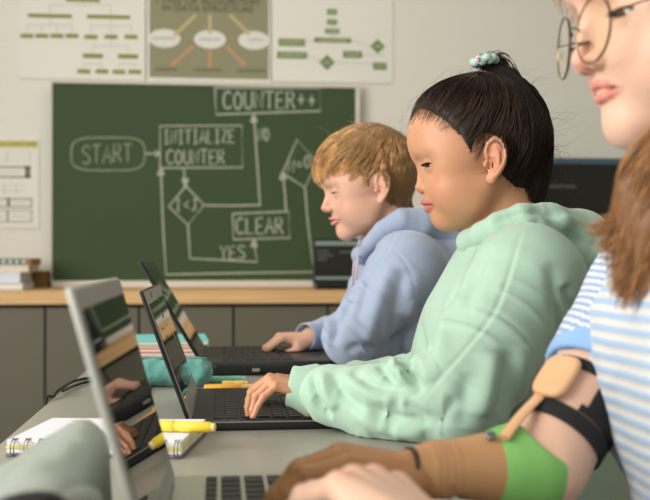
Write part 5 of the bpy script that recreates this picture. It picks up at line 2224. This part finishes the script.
H.wchain([b_sl + np.array([0, 0.005, -0.015]), b_el + np.array([0.012, 0, .012]), b_wl + np.array([-.02, 0, .01])], [0.062, 0.046, 0.034], k=0.026)
H.wchain([b_sr + np.array([0, 0, -0.015]), b_er, P(330, 334, 1.945), P(316, 336.5, 1.90)], [0.060, 0.048, 0.034, 0.0275], k=0.018)
H.wcap(b_nb + np.array([-0.02, 0, 0.03]), bh.p(-1.0, 0, -4.0), 0.050, 0.055, op='sub', k=0.01)
CRB = [([(318, 322), (324, 335), (322, 350)], -0.006, 0.006), ([(334, 312), (336, 328), (332, 344)], -0.007, 0.008), ([(326, 318), (330, 332), (328, 346)], 0.006, 0.007),
       ([(352, 290), (346, 310), (338, 326)], -0.006, 0.009), ([(392, 262), (382, 290), (372, 322), (366, 348)], 0.006, 0.011), ([(404, 268), (398, 300), (392, 340)], -0.006, 0.011),
       ([(372, 268), (364, 296), (356, 322)], -0.005, 0.010), ([(412, 300), (408, 330), (404, 352)], 0.005, 0.010), ([(345, 352), (362, 346), (382, 350)], -0.005, 0.008),
       ([(380, 232), (370, 250), (362, 268)], -0.004, 0.009)]
SEB = [([(408, 222), (398, 230), (389, 248), (380, 262), (368, 280)], (2, 1)), ([(386, 246), (398, 254), (410, 272), (416, 296)], (-1.5, 1.5))]
V, F = hoodie_mesh(H, 0.0032, [(b_sl, b_el), (b_el, b_wl), (b_sr, b_er), (b_er, b_wr)], 0.0026, 31, CRB, SEB, 0.262)
hood_ie = put('hoodie', V, F, m_blue, person)
D_ = Solid()
ringp = [P(361, 255, 1.85), P(369, 244, 1.80), P(383, 230, 1.775), P(402, 220, 1.77), P(422, 224, 1.785), P(444, 234, 1.83), P(452, 240, 1.89), P(440, 236, 1.94), P(416, 224, 1.98), P(386, 228, 1.96), P(368, 246, 1.93), P(361, 255, 1.89)]
D_.wchain(ringp, [0.010, 0.013, 0.017, 0.021, 0.030, 0.036, 0.037, 0.035, 0.028, 0.02, 0.016, 0.014], k=0.022)
D_.wcap(ringp[-1], ringp[0], 0.014, 0.014, k=0.015)
D_.well(P(452, 258, 1.88), (0.036, 0.095, 0.060), k=0.04)
V, F = D_.mesh(0.003)
V = cloth_noise(V, F, [(ringp[1], ringp[4])], 0.0006, 6, torso_amp=0.0014)
put('hood', V, F, m_blue, hood_ie)
cuff(P(304, 337, 1.876), P(320, 336, 1.91), 0.0265, 0.0285, m_blue, hood_ie)
for k, (xa, dd_) in enumerate([(357, 1.80), (354, 1.86)]):
    b = MB()
    b.tube(smooth_path([PX(xa + 6, 240, 0.262 + .02), PX(xa + 1, 258, 0.250), PX(xa - 1, 280, 0.246), PX(xa - 2, 297, 0.248)], 6), 0.0024, 8)
    b.build('drawstring', mat('pink_cord', (206, 190, 200), 0.8), hood_ie, smooth=True)

# hair
b_keep = hairline([-9, -5.5, -2.6, -0.8, 0.4, 2.2, 2.8, 4.0, 5.2, 6.8, 8.0, 9.3], [-4.6, -4.4, -3.6, -1.6, 0, 0.2, 2.4, 4.0, 4.6, 5.2, 5.6, 5.9])
rng = np.random.default_rng(17)
parts = []
B_HAIR = (206, 162, 112)
Vc, Fc = cap_shell(S, bh, b_keep, lambda q: 0.002 + 0.008 * np.clip((q[:, 2] - 3) / 5, 0, 1))
lq = bh.local(Vc)
cc_ = lin((136, 102, 64))[None] * np.ones((len(Vc), 1))
parts.append((Vc, Fc, cc_))
n = 6500
roots = scalp_points(S, bh, n, b_keep, rng, 0.05)
rq = bh.local(roots)
topness = np.clip((rq[:, 2] - 3.2) / 4.5, 0, 1)
crown = np.array([-4.6, 0.6, 10.0])
lump = vnoise(rq / 1.1, 3)[:, None]
clv = np.stack([vnoise(rq / 1.3, 4), vnoise(rq / 1.3, 5), vnoise(rq / 1.3, 6)], 1)


def bdir(p, t):
    q = bh.local(p)
    d = q - crown
    d /= np.linalg.norm(d, axis=1, keepdims=True) + 1e-6
    front = np.clip((q[:, 0] + 1) / 4, 0, 1)[:, None]
    d = d + front * np.array([0.6, 0, -0.12]) + np.array([0, 0, -0.25]) + clv * 0.32
    return dirs_world(bh, d)


Ln = (0.012 + 0.034 * topness + 0.010 * np.clip(rq[:, 0] / 6, 0, 1)) * rng.uniform(.7, 1.2, n)
hg = (0.0015 + 0.015 * topness) * rng.uniform(.25, 1.0, n) + 0.003 * topness * lump[:, 0]
ends = rng.uniform(.75, 1.25, n)
pa = grow(S, roots, bdir, Ln, 8, lambda t: np.maximum(0.0008, hg * (0.25 + 0.75 * math.sin(min(1, t * 1.4) * 1.57)) * (1 - 0.35 * t) + 0.001), rng, 0.16)
pa, own = clump(pa, 420, 0.72, rng, 1.3)
v, f = strands(pa, 0.00060, 0.00020)
bc = np.where((rq[:, 2:3] < 3.0) & (rq[:, 0:1] < 1.5), np.array([lin((152, 118, 80))]), np.array([lin(B_HAIR)]))
bc = bc * np.where(rq[:, 0:1] > 3, 1.25, 1.0) * (1 + rng.normal(0, .18, (n, 1))) * (1 + .30 * np.sin(own * 78.233)[:, None])
parts.append((v, f, np.repeat(np.clip(bc, .01, 1), 24, axis=0)))
n = 60
roots = scalp_points(S, bh, n, lambda q: np.where(q[:, 2] > 7.5, 1.0, -1), rng, 0)
out = S.normal(roots, 0.003)
tan = dirs_world(bh, np.array([0.8, 0, 0])) + rng.normal(0, .5, (n, 3))
pa = roots[:, None] + out[:, None] * .012 + (out[:, None] * 0.5 * np.sin(tt * 2)[None, :, None] + tan[:, None] * tt[None, :, None]) * rng.uniform(.006, .015, n)[:, None, None]
v, f = strands(pa, 0.00022, 0.00008)
parts.append((v, f, strand_cols(n, 27, (190, 150, 98), .15, rng)))
V, F, C = join(parts)
put('hair', V, F, hair_mat('fair_hair', B_HAIR, 0.45), person, C)
trousers('trousers', (BX + 0.02, BY), None, BY, 0.10, 0.06, mat('grey_jersey', (92, 94, 100), 0.9), m_shoe, person)
chair('plywood school chair with tube legs under the fair haired boy', BX + 0.05, BY, m_chair_w, m_chair_m)

# ================================================================== the woman with the prosthetic arm
W_SKIN, W_LIP, W_BROW, W_BLUSH = (224, 184, 160), (208, 124, 116), (150, 112, 84), (230, 154, 134)
wh = Frame(P(709, 23, 0.822), yaw=-1, pitch=6, s=0.0119)
WX, WY = 0.437, 0.735
w_nb = P(728, 178, 0.86)
w_sr, w_sl = P(686, 225, 0.945), np.array([0.43, 0.575, 0.955])
w_er, w_wr = P(543, 466, 0.812), P(420, 469, 0.775)
w_el, w_wl = np.array([0.345, 0.41, 0.765]), P(442, 545, 0.565)
S = Solid()
wg = head(S, wh, W_SKIN, W_LIP, W_BROW, W_BLUSH, eye_open=0.26, nose_tip=(9.25, -1.75), bridge=.3, lip_up=.15, lip_lo=.45, chin=(6.5, -6.4, 1.45), cheek=.97, lip_full=.66, mouth_w=.95, ear=1.0, eye_z=.6, eye_x=6.55)
S.wcap(wh.p(-1.2, 0, -3.0), w_nb + np.array([0.0, 0, -0.03]), 0.050, 0.054, k=0.012)
S.wchain([w_sr, w_nb - np.array([0, 0, .06]), w_sl], [0.040, 0.050, 0.040], k=0.04)
S.well((WX, WY, 0.82), (0.090, 0.125, 0.19), k=0.05)
S.well((WX + 0.02, WY, 0.60), (0.095, 0.135, 0.13), k=0.05)
S.wchain([w_sr, w_sr * .45 + w_er * .55, w_er], [0.042, 0.039, 0.034], k=0.02)
S.wchain([w_er, w_er * .55 + w_wr * .45], [0.034, 0.019], k=0.01)
S.wchain([w_sl, w_el, w_wl], [0.042, 0.036, 0.024], k=0.02)
fl = P(350, 470, 0.65) - w_wl
hl = Frame.axes(w_wl, fl, (0.25, 0.1, 1.0), 0.0098, -1.0)
hand(S, hl, mcp=(34, 36, 38, 38), pip=(34, 36, 36, 34), dip=(18, 18, 18, 18), nail=(232, 176, 160), blush=W_BLUSH)
V, F = S.mesh(0.0026, hi=np.array([9, 9, 1.16]))
V, F = refine(V, F, either(head_region(wh, hi=(11, 7.6, 4.0)), ball_region((hl.p(8, 0, -2), 0.10))), S, 1)
person = worldly(empty('person', (WX, WY, 0.46)))
tag(person, 'long haired woman in a blue striped top and round glasses with a brown prosthetic forearm', 'person')
cb = S.colours(V, W_SKIN)
put('body', rest_on(V), F, m_skin, person, cb)
eyes(wh, wg, person, (92, 84, 62), look=(0.85, 0.12, -0.35), lash=(70, 50, 38), lash_len=.5)


def stripe_mat(name, c1, c2, period, tilt=0.0, check=0.0):
    m = mat(name, c1, 0.9, spec=0.2, sheen=0.25)
    nt = m.node_tree
    b = nt.nodes['Principled BSDF']
    tc = nt.nodes.new('ShaderNodeTexCoord')
    sp = nt.nodes.new('ShaderNodeSeparateXYZ')
    nt.links.new(tc.outputs['Object'], sp.inputs[0])

    def math_(op, a, v, c=None):
        n = nt.nodes.new('ShaderNodeMath'); n.operation = op
        nt.links.new(a, n.inputs[0])
        if hasattr(v, 'default_value'):
            nt.links.new(v, n.inputs[1])
        else:
            n.inputs[1].default_value = v
        return n.outputs[0]
    ns = nt.nodes.new('ShaderNodeTexNoise'); ns.inputs['Scale'].default_value = 7
    nt.links.new(tc.outputs['Object'], ns.inputs['Vector'])
    x = math_('MULTIPLY', sp.outputs[0], tilt)
    z = math_('ADD', sp.outputs[2], x)
    w = math_('MULTIPLY', ns.outputs['Fac'], 0.007)
    z = math_('ADD', z, w)
    z = math_('MULTIPLY', z, 2 * math.pi / period)
    s_ = math_('SINE', z, 0)
    if check:
        y = math_('MULTIPLY', sp.outputs[1], 2 * math.pi / check)
        xx = math_('MULTIPLY', sp.outputs[0], 2 * math.pi / check)
        y = math_('ADD', y, xx)
        sy = math_('SINE', y, 0)
        sy = math_('MULTIPLY', sy, 0.5)
        s_ = math_('ADD', s_, sy)
    kn = nt.nodes.new('ShaderNodeTexNoise'); kn.inputs['Scale'].default_value = 420
    nt.links.new(tc.outputs['Object'], kn.inputs['Vector'])
    k2 = math_('MULTIPLY', kn.outputs['Fac'], 1.4)
    s_ = math_('ADD', s_, k2)
    cr = nt.nodes.new('ShaderNodeValToRGB')
    cr.color_ramp.elements[0].position = 0.56
    cr.color_ramp.elements[1].position = 0.80
    cr.color_ramp.elements[0].color = tuple(lin(c1)) + (1,)
    cr.color_ramp.elements[1].color = tuple(lin(c2)) + (1,)
    h = math_('MULTIPLY', s_, 0.35)
    h = math_('ADD', h, 0.42)
    nt.links.new(h, cr.inputs['Fac'])
    nt.links.new(cr.outputs['Color'], b.inputs['Base Color'])
    bp = nt.nodes.new('ShaderNodeBump'); bp.inputs['Strength'].default_value = 0.35; bp.inputs['Distance'].default_value = 0.002
    nt.links.new(s_, bp.inputs['Height'])
    nt.links.new(bp.outputs['Normal'], b.inputs['Normal'])
    return m


m_stripe = stripe_mat('blue_striped_knit', (214, 214, 211), (164, 190, 220), 0.0112, tilt=0.25)
m_check = stripe_mat('blue_checked_knit', (222, 222, 222), (140, 172, 214), 0.0078, tilt=0.5, check=0.0066)
H = Solid()
H.well((WX, WY - 0.01, 0.82), (0.118, 0.160, 0.225))
H.well((WX - 0.062, WY - 0.055, 0.835), (0.070, 0.075, 0.085), k=0.05)
H.well((WX - 0.062, WY + 0.075, 0.835), (0.066, 0.070, 0.085), k=0.05)
H.well((WX + 0.015, WY, 0.60), (0.125, 0.165, 0.14), k=0.07)
H.wchain([w_sr + np.array([0, 0, -0.006]), w_nb - np.array([0, 0, .05]), w_sl + np.array([0, 0, -0.006])], [0.052, 0.058, 0.052], k=0.04)
H.wchain([w_sl, w_sl * .6 + w_el * .4], [0.054, 0.052], k=0.03)
H.wcap(w_nb + np.array([-0.02, 0, 0.03]), wh.p(-1.0, 0, -4.0), 0.060, 0.065, op='sub', k=0.01)
V, F = H.mesh(0.0034)
V = cloth_noise(V, F, [(w_sr, w_er)], 0.0022, 41, torso_amp=0.003)
top = put('striped_top', V, F, m_stripe, person)
# the sleeve on the prosthetic side with its plain blue rib
a, c = w_sr + np.array([0.0, 0.0, -0.005]), w_er
hem0, hem1 = a * .43 + c * .57, a * .32 + c * .68
Sl = Solid()
Sl.wchain([a, a * .7 + c * .3, hem0], [0.052, 0.0505, 0.0475])
Sl.wcap(hem0 * .6 + a * .4, c, 0.030, 0.036, op='sub', k=0.003)
V, F = Sl.mesh(0.003)
V = cloth_noise(V, F, [(a, c)], 0.0022, 45, torso_amp=0.001)
put('sleeve', V, F, m_check, top)
cuff(hem1, hem0 * .9 + a * .1, 0.0465, 0.0485, mat('blue_rib', (142, 180, 226), 0.9, sheen=.2), top, 'sleeve_band')

# ---- prosthetic forearm
m_shell = mat('brown_prosthetic_shell', (192, 146, 102), 0.5, noise_amt=0.03, noise_scale=30)
m_glove = mat('brown_prosthetic_glove', (176, 128, 84), 0.5, noise_amt=0.05, noise_scale=40)
m_liner = mat('green_liner', (128, 190, 104), 0.75, noise_amt=0.05, noise_scale=80, bump=.2, bump_scale=500)
axd = (w_wr - w_er) / np.linalg.norm(w_wr - w_er)
Lf = np.linalg.norm(w_wr - w_er)
s0 = w_er + axd * 0.018
Ps = Solid()
Ps.wchain([s0 - axd * .012, w_wr - axd * 0.012, w_wr], [0.0345, 0.0200, 0.0185])
cutn = np.array([0.80, -0.25, 0.55]); cutn /= np.linalg.norm(cutn)
Ps.well(w_er + np.array([0.033, 0, 0.028]), (0.052, 0.06, 0.045), op='sub', k=0.004)
V, F = Ps.mesh(0.0024)
N = mesh_normals(V, F)
t = (V - w_wr) @ axd
for c0 in (-0.006, -0.012, -0.018, -0.024):
    V = V + N * (0.0011 * np.exp(-((t - c0) / 0.0016) ** 2))[:, None]
V = rest_on(V)
arm = put('prosthetic_socket', V, F, m_shell, person)
b = MB()
pp = P(497, 431, 0.80)
b.lathe([(0.004, 0), (0.004, 0.0022), (0.0026, 0.003)], rot_to((-0.2, -0.7, .7), origin=Vector(PX(491, 437, pp[0]) * 0 + P(491, 436.5, 0.782))), 14)
b.build('screw', mat('grey_screw', (108, 112, 116), .4, metal=.6), arm)
Lr = Solid()
l0 = w_er + axd * 0.030
Lr.wchain([l0, w_er + axd * 0.012, w_er + axd * 0.004], [0.0335, 0.0355, 0.0350])
Lr.well(w_er + np.array([0.030, 0.0, 0.038]), (0.052, 0.07, 0.036), op='sub', k=0.004)
V, F = Lr.mesh(0.0024)
V = rest_on(V)
put('liner', V, F, m_liner, person)
# prosthetic hand
hp = Frame.axes(w_wr + axd * 0.004, (-0.93, -0.20, 0.20), (0.25, -0.10, 1.0), 0.0075)
G_ = Solid()
hand(G_, hp, mcp=(24, 26, 28, 30), pip=(30, 32, 34, 36), dip=(14, 14, 16, 16), spread=(-4, 0, 4, 8), slim=1.1)
V, F = G_.mesh(0.0018)
V = rest_on(V)
phand = put('prosthetic_hand', V, F, m_glove, person)
b = MB()
for y_, x_ in ((2.75, 8.5), (.95, 8.8), (-.95, 8.35), (-2.6, 7.5)):
    b.lathe([(0.0076, -.003), (0.0084, -.0025), (0.0084, .0025), (0.0076, .003)], rot_to(hp.A[0], origin=Vector(hp.p(x_ + 3.1, y_, -2.2))), 14)
b.build('finger_joints', mat('dark_joint', (60, 52, 46), .5), phand)
b = MB()
b.lathe([(0.0178, -.002), (0.0184, -.0012), (0.0184, .0012), (0.0178, .002)], rot_to(hp.A[0], origin=Vector(hp.p(.9, .2, -.2))), 28)
b.build('wrist_ring', mat('dark_joint', (60, 52, 46)), phand)

# ---- upper-arm cuff: black straps, tan pad and side bar
m_strap = mat('black_strap', (28, 28, 27), .8, bump=.2, bump_scale=600)
m_pad = mat('tan_pad', (222, 176, 130), .5)
ua = (w_er - w_sr) / np.linalg.norm(w_er - w_sr)
side = np.cross(ua, np.array([0, 0, 1.0])); side /= np.linalg.norm(side)
n2 = np.cross(side, ua)


def arm_point(t, ang, r):
    """t metres up from the elbow along the upper arm; ang around it (0 = towards the camera side)"""
    base = w_er - ua * t
    L_ = np.linalg.norm(w_er - w_sr)
    rad = np.interp(t / L_, [0, .45, 1], [0.034, 0.039, 0.042]) + r
    return base + (side * math.cos(ang) + n2 * math.sin(ang)) * rad


def strap(name, t0, t1, w, material, a0=0, a1=2 * math.pi, r=0.0018, slant=0.0, parent=None, thick=0.0018):
    b = MB()
    n = 48
    full = abs(a1 - a0 - 2 * math.pi) < 1e-6
    rings = []
    for k in range(n + (0 if full else 1)):
        an = a0 + (a1 - a0) * k / n
        tt_ = t0 + (t1 - t0) * (0.5 - 0.5 * math.cos(an + slant))
        quad = [arm_point(tt_ - w / 2, an, r - thick), arm_point(tt_ - w / 2, an, r), arm_point(tt_ + w / 2, an, r), arm_point(tt_ + w / 2, an, r - thick)]
        rings.append([b.bm.verts.new(q) for q in quad])
    m = len(rings)
    for k in range(m if full else m - 1):
        p_, q_ = rings[k], rings[(k + 1) % m]
        for j in range(4):
            b.bm.faces.new((p_[j], p_[(j + 1) % 4], q_[(j + 1) % 4], q_[j]))
    if not full:
        b.bm.faces.new(rings[0]); b.bm.faces.new(rings[-1])
    return b.build(name, material, parent, smooth=True, angle=50)


brace = worldly(empty('arm_brace', tuple(w_er)))
brace.parent = person
brace.matrix_parent_inverse = PARENT_INV[person.name]
PARENT_INV[brace.name] = Matrix.Translation(Vector(w_er)).inverted()
strap('strap', 0.036, 0.032, 0.014, m_strap, parent=brace, r=0.003)
strap('strap', 0.082, 0.080, 0.009, m_strap, parent=brace, r=0.003)
od = 0.75 * RGT - 0.7 * FWD
ao = math.atan2(od @ n2, od @ side)
strap('back_panel', 0.062, 0.060, 0.026, m_strap, a0=ao - .75, a1=ao + 1.0, parent=brace, r=0.0026)
strap('strap', 0.044, 0.044, 0.006, m_strap, a0=ao - .9, a1=ao + 1.2, parent=brace, r=0.0032)

# tan pad riding on the cuff, and the bar that runs from it to the socket
ob = -0.80 * RGT - 0.70 * FWD
ob = ob - ua * (ob @ ua); ob /= np.linalg.norm(ob)
for th_, sc_, h0_ in ((0.0045, 1.0, 0.001), (0.0065, 0.90, 0.001)):
    pass
b = MB()
pc = w_er - ua * 0.060 + ob * 0.0400
M = rot_to(Vector(ob), up=Vector(ua), origin=Vector(pc))


def squircle(k_):
    return [(k_ * 0.0215 * math.copysign(abs(math.cos(q)) ** 0.55, math.cos(q)), k_ * 0.0165 * math.copysign(abs(math.sin(q)) ** 0.55, math.sin(q))) for q in np.linspace(0, 2 * math.pi, 36, endpoint=False)]


lay = [(0.96, 0.0), (1.0, 0.0012), (1.0, 0.0035), (0.96, 0.0052), (0.88, 0.0062), (0.5, 0.0068)]
# the pad's long side runs along the arm
rings_ = [[b.bm.verts.new(M @ Vector((y_, x_, z_))) for x_, y_ in squircle(k_)] for k_, z_ in lay]
for r0_, r1_ in zip(rings_, rings_[1:]):
    for k in range(36):
        b.bm.faces.new((r0_[k], r0_[(k + 1) % 36], r1_[(k + 1) % 36], r1_[k]))
b.bm.faces.new(rings_[0][::-1]); b.bm.faces.new(rings_[-1])
b.build('pad', m_pad, brace, smooth=True, angle=60)
b = MB()
b.tube(smooth_path([P(539, 397, 0.816), P(527, 409, 0.806), P(514, 424, 0.79), P(504, 438, 0.778)], 6), 0.0055, 10, flat=0.5)
b.build('side_bar', m_pad, brace, smooth=True)

# ---- round wire glasses, low on the nose
m_wire = mat('gold_wire', (126, 104, 78), .25, metal=.9)
gl = worldly(empty('eyeglasses', tuple(wh.p(9.3, 0, 0.4))))
gl.parent = person
gl.matrix_parent_inverse = PARENT_INV[person.name]
PARENT_INV[gl.name] = Matrix.Translation(gl.location).inverted()
m_lens = bpy.data.materials.new('clear_lens')
m_lens.use_nodes = True
nt = m_lens.node_tree
bs = nt.nodes['Principled BSDF']
bs.inputs['Base Color'].default_value = (0.97, 0.95, 0.90, 1)
bs.inputs['Roughness'].default_value = 0.02
bs.inputs['Transmission Weight'].default_value = 1.0
bs.inputs['IOR'].default_value = 1.12
for s in (1, -1):
    yw = math.radians(8) * s
    fx, fy = math.cos(yw), math.sin(yw)
    cl = np.array([9.4, s * 2.95, -0.35])
    tl = np.array([-0.12, 0, 1.0])
    la = np.array([-fy, fx, 0])
    ring = []
    for k in range(48):
        a_ = 2 * math.pi * k / 48
        ring.append(wh.p(*(cl + la * 2.25 * math.cos(a_) + tl * 2.15 * math.sin(a_))))
    b = MB()
    b.tube(ring, 0.0008, 8, closed=True)
    b.build('rim', m_wire, gl, smooth=True)
    b = MB()
    fn_ = np.cross(la, tl); fn_ /= np.linalg.norm(fn_)
    if fn_[0] < 0:
        fn_ = -fn_
    f0 = [b.bm.verts.new(Vector(q)) for q in ring]
    f1 = [b.bm.verts.new(Vector(q) - Vector(dirs_world(wh, fn_)) * 0.0015) for q in ring]
    b.bm.faces.new(f0); b.bm.faces.new(f1[::-1])
    for k in range(48):
        b.bm.faces.new((f0[k], f1[k], f1[(k + 1) % 48], f0[(k + 1) % 48]))
    b.build('lens', m_lens, gl)
    b = MB()
    o_ = cl + la * 2.25 * s + tl * .5
    b.tube([wh.p(*q) for q in smooth_path([o_, o_ + np.array([-.4, s * .35, .1]), np.array([5.5, s * 6.6, .9]), np.array([2.4, s * 7.25, 1.3]), np.array([-.3, s * 7.4, 1.9]), np.array([-1.4, s * 7.4, .4])], 6)], 0.0008, 8)
    b.build('temple', m_wire, gl, smooth=True)
    b = MB()
    b.tube([wh.p(*(cl - la * 2.1 * s * .95 + tl * -.5)), wh.p(8.85, s * .75, -.75)], 0.0016, 8)
    b.build('nose_pad', m_wire, gl, smooth=True)
b = MB()
b.tube([wh.p(*q) for q in smooth_path([np.array([9.45, .78, .1]), np.array([9.75, .3, .4]), np.array([9.75, -.3, .4]), np.array([9.45, -.78, .1])], 5)], 0.0009, 8)
b.build('bridge', m_wire, gl, smooth=True)

# ---- long wavy hair
W_HAIR = (166, 122, 82)
rng = np.random.default_rng(23)
parts = []
w_keep = hairline([-9, -5.5, -2.6, 1.6, 3.2, 5.2, 6.8, 8.0, 9.3], [-7.0, -6.6, -5.0, 2.2, 4.0, 5.4, 5.8, 6.0, 6.2])
Vc, Fc = cap_shell(S, wh, w_keep, lambda q: 0.009 + 0 * q[:, 0])
parts.append((Vc, Fc, strand_cols(len(Vc), 1, (116, 82, 54), .05, rng)))
# bangs and sides combed down from the parting
n = 2400
roots = scalp_points(S, wh, n, w_keep, rng, 0.1)
rq = wh.local(roots)


def wdir(p, t):
    q = wh.local(p)
    d = np.stack([0.55 * np.clip((q[:, 0] - 1) / 4, 0, 1.2), np.sign(q[:, 1]) * .35, -0.9 + 0 * q[:, 0]], 1)
    return dirs_world(wh, d)


Ln = np.where(rq[:, 0] > 3.0, rng.uniform(.03, .062, n), rng.uniform(.05, .11, n))
pa = grow(S, roots, wdir, Ln, 10, lambda t: np.full(n, 0.004) + 0.006 * ((rq[:, 2] * 7919) % 1), rng, .12)
v, f = strands(pa, 0.0006, 0.0002)
parts.append((v, f, strand_cols(n, 30, W_HAIR, .25, rng)))
# the lengths that fall past the jaw and over the shoulder, on both sides of the neck
guides = []
for (x0, y0, d0, x1, y1, x2, y2, x3, y3, x4, y4, dd4) in [
        (742, 20, .735, 716, 110, 668, 190, 648, 245, 632, 300, .752), (752, 30, .735, 726, 125, 690, 200, 668, 250, 646, 298, .745), (736, 30, .745, 700, 105, 650, 175, 634, 225, 619, 292, .757),
        (760, 40, .735, 740, 140, 700, 215, 676, 260, 668, 292, .74), (734, 40, .75, 694, 110, 640, 165, 624, 205, 612, 272, .762), (748, 60, .73, 722, 150, 676, 205, 646, 240, 624, 308, .75),
        (740, 60, .745, 700, 140, 652, 190, 630, 220, 590, 224, .765), (770, 60, .73, 752, 160, 716, 230, 690, 270, 690, 285, .735), (744, 80, .74, 708, 160, 664, 205, 640, 255, 615, 290, .752),
        (738, 50, .75, 690, 125, 642, 180, 622, 232, 600, 246, .765)]:
    g_ = [P(x0, y0, d0), P(x1, y1, d0 - .004), P(x2, y2, (d0 + dd4) / 2 - .006), P(x3, y3, (d0 + 2 * dd4) / 3), P(x4, y4, dd4)]
    guides.append(np.array(smooth_path(g_, 6)))
m = len(guides[0])
tt2 = np.linspace(0, 1, m)
st = []
n = 3400
for i in range(n):
    g_ = guides[rng.integers(len(guides))]
    h_ = guides[rng.integers(len(guides))]
    w_ = rng.uniform(0, .22)
    r_ = rng.normal(0, .0075, 3)
    taper = (1.15 - .75 * tt2)[:, None]
    ph, am = rng.uniform(0, .9), rng.uniform(.002, .005)
    wave = np.stack([np.sin(tt2 * 11 + ph), np.cos(tt2 * 9 + ph), 0 * tt2], 1) * (am * tt2[:, None])
    st.append((g_ * (1 - w_) + h_ * w_) + r_ * taper + wave)
st = np.array(st)
L0 = rng.integers(int(m * .75), m + 1, n)
idx = (np.linspace(0, 1, 16)[None] * (L0[:, None] - 1))
i0 = np.floor(idx).astype(int); i1 = np.minimum(i0 + 1, m - 1); fr_ = (idx - i0)[..., None]
st = np.take_along_axis(st, i0[..., None], 1) * (1 - fr_) + np.take_along_axis(st, i1[..., None], 1) * fr_
v, f = strands(st, 0.00065, 0.0002)
parts.append((v, f, np.repeat(np.clip(lin(W_HAIR)[None] * (1 + rng.normal(.1, .32, (n, 1))), .005, 1), 48, axis=0)))
Bk = Solid()
for g_ in guides[:6]:
    Bk.wchain([g_[0], g_[m // 3], g_[2 * m // 3], g_[int(m * .86)]], [.013, .014, .010, .003], k=.012)
Vt, Ft = Bk.mesh(0.004)
parts.append((Vt, Ft, strand_cols(len(Vt), 1, (120, 84, 54), .08, rng)))
V, F, C = join(parts)
put('hair', V, F, hair_mat('brown_hair', W_HAIR, .4), person, C)
trousers('trousers', (WX + 0.02, WY), None, WY, 0.10, 0.06, mat('dark_trousers', (52, 54, 60), .9), m_shoe, person)
chair('plywood school chair with tube legs under the woman in stripes', WX + 0.045, WY, m_chair_w, m_chair_m)
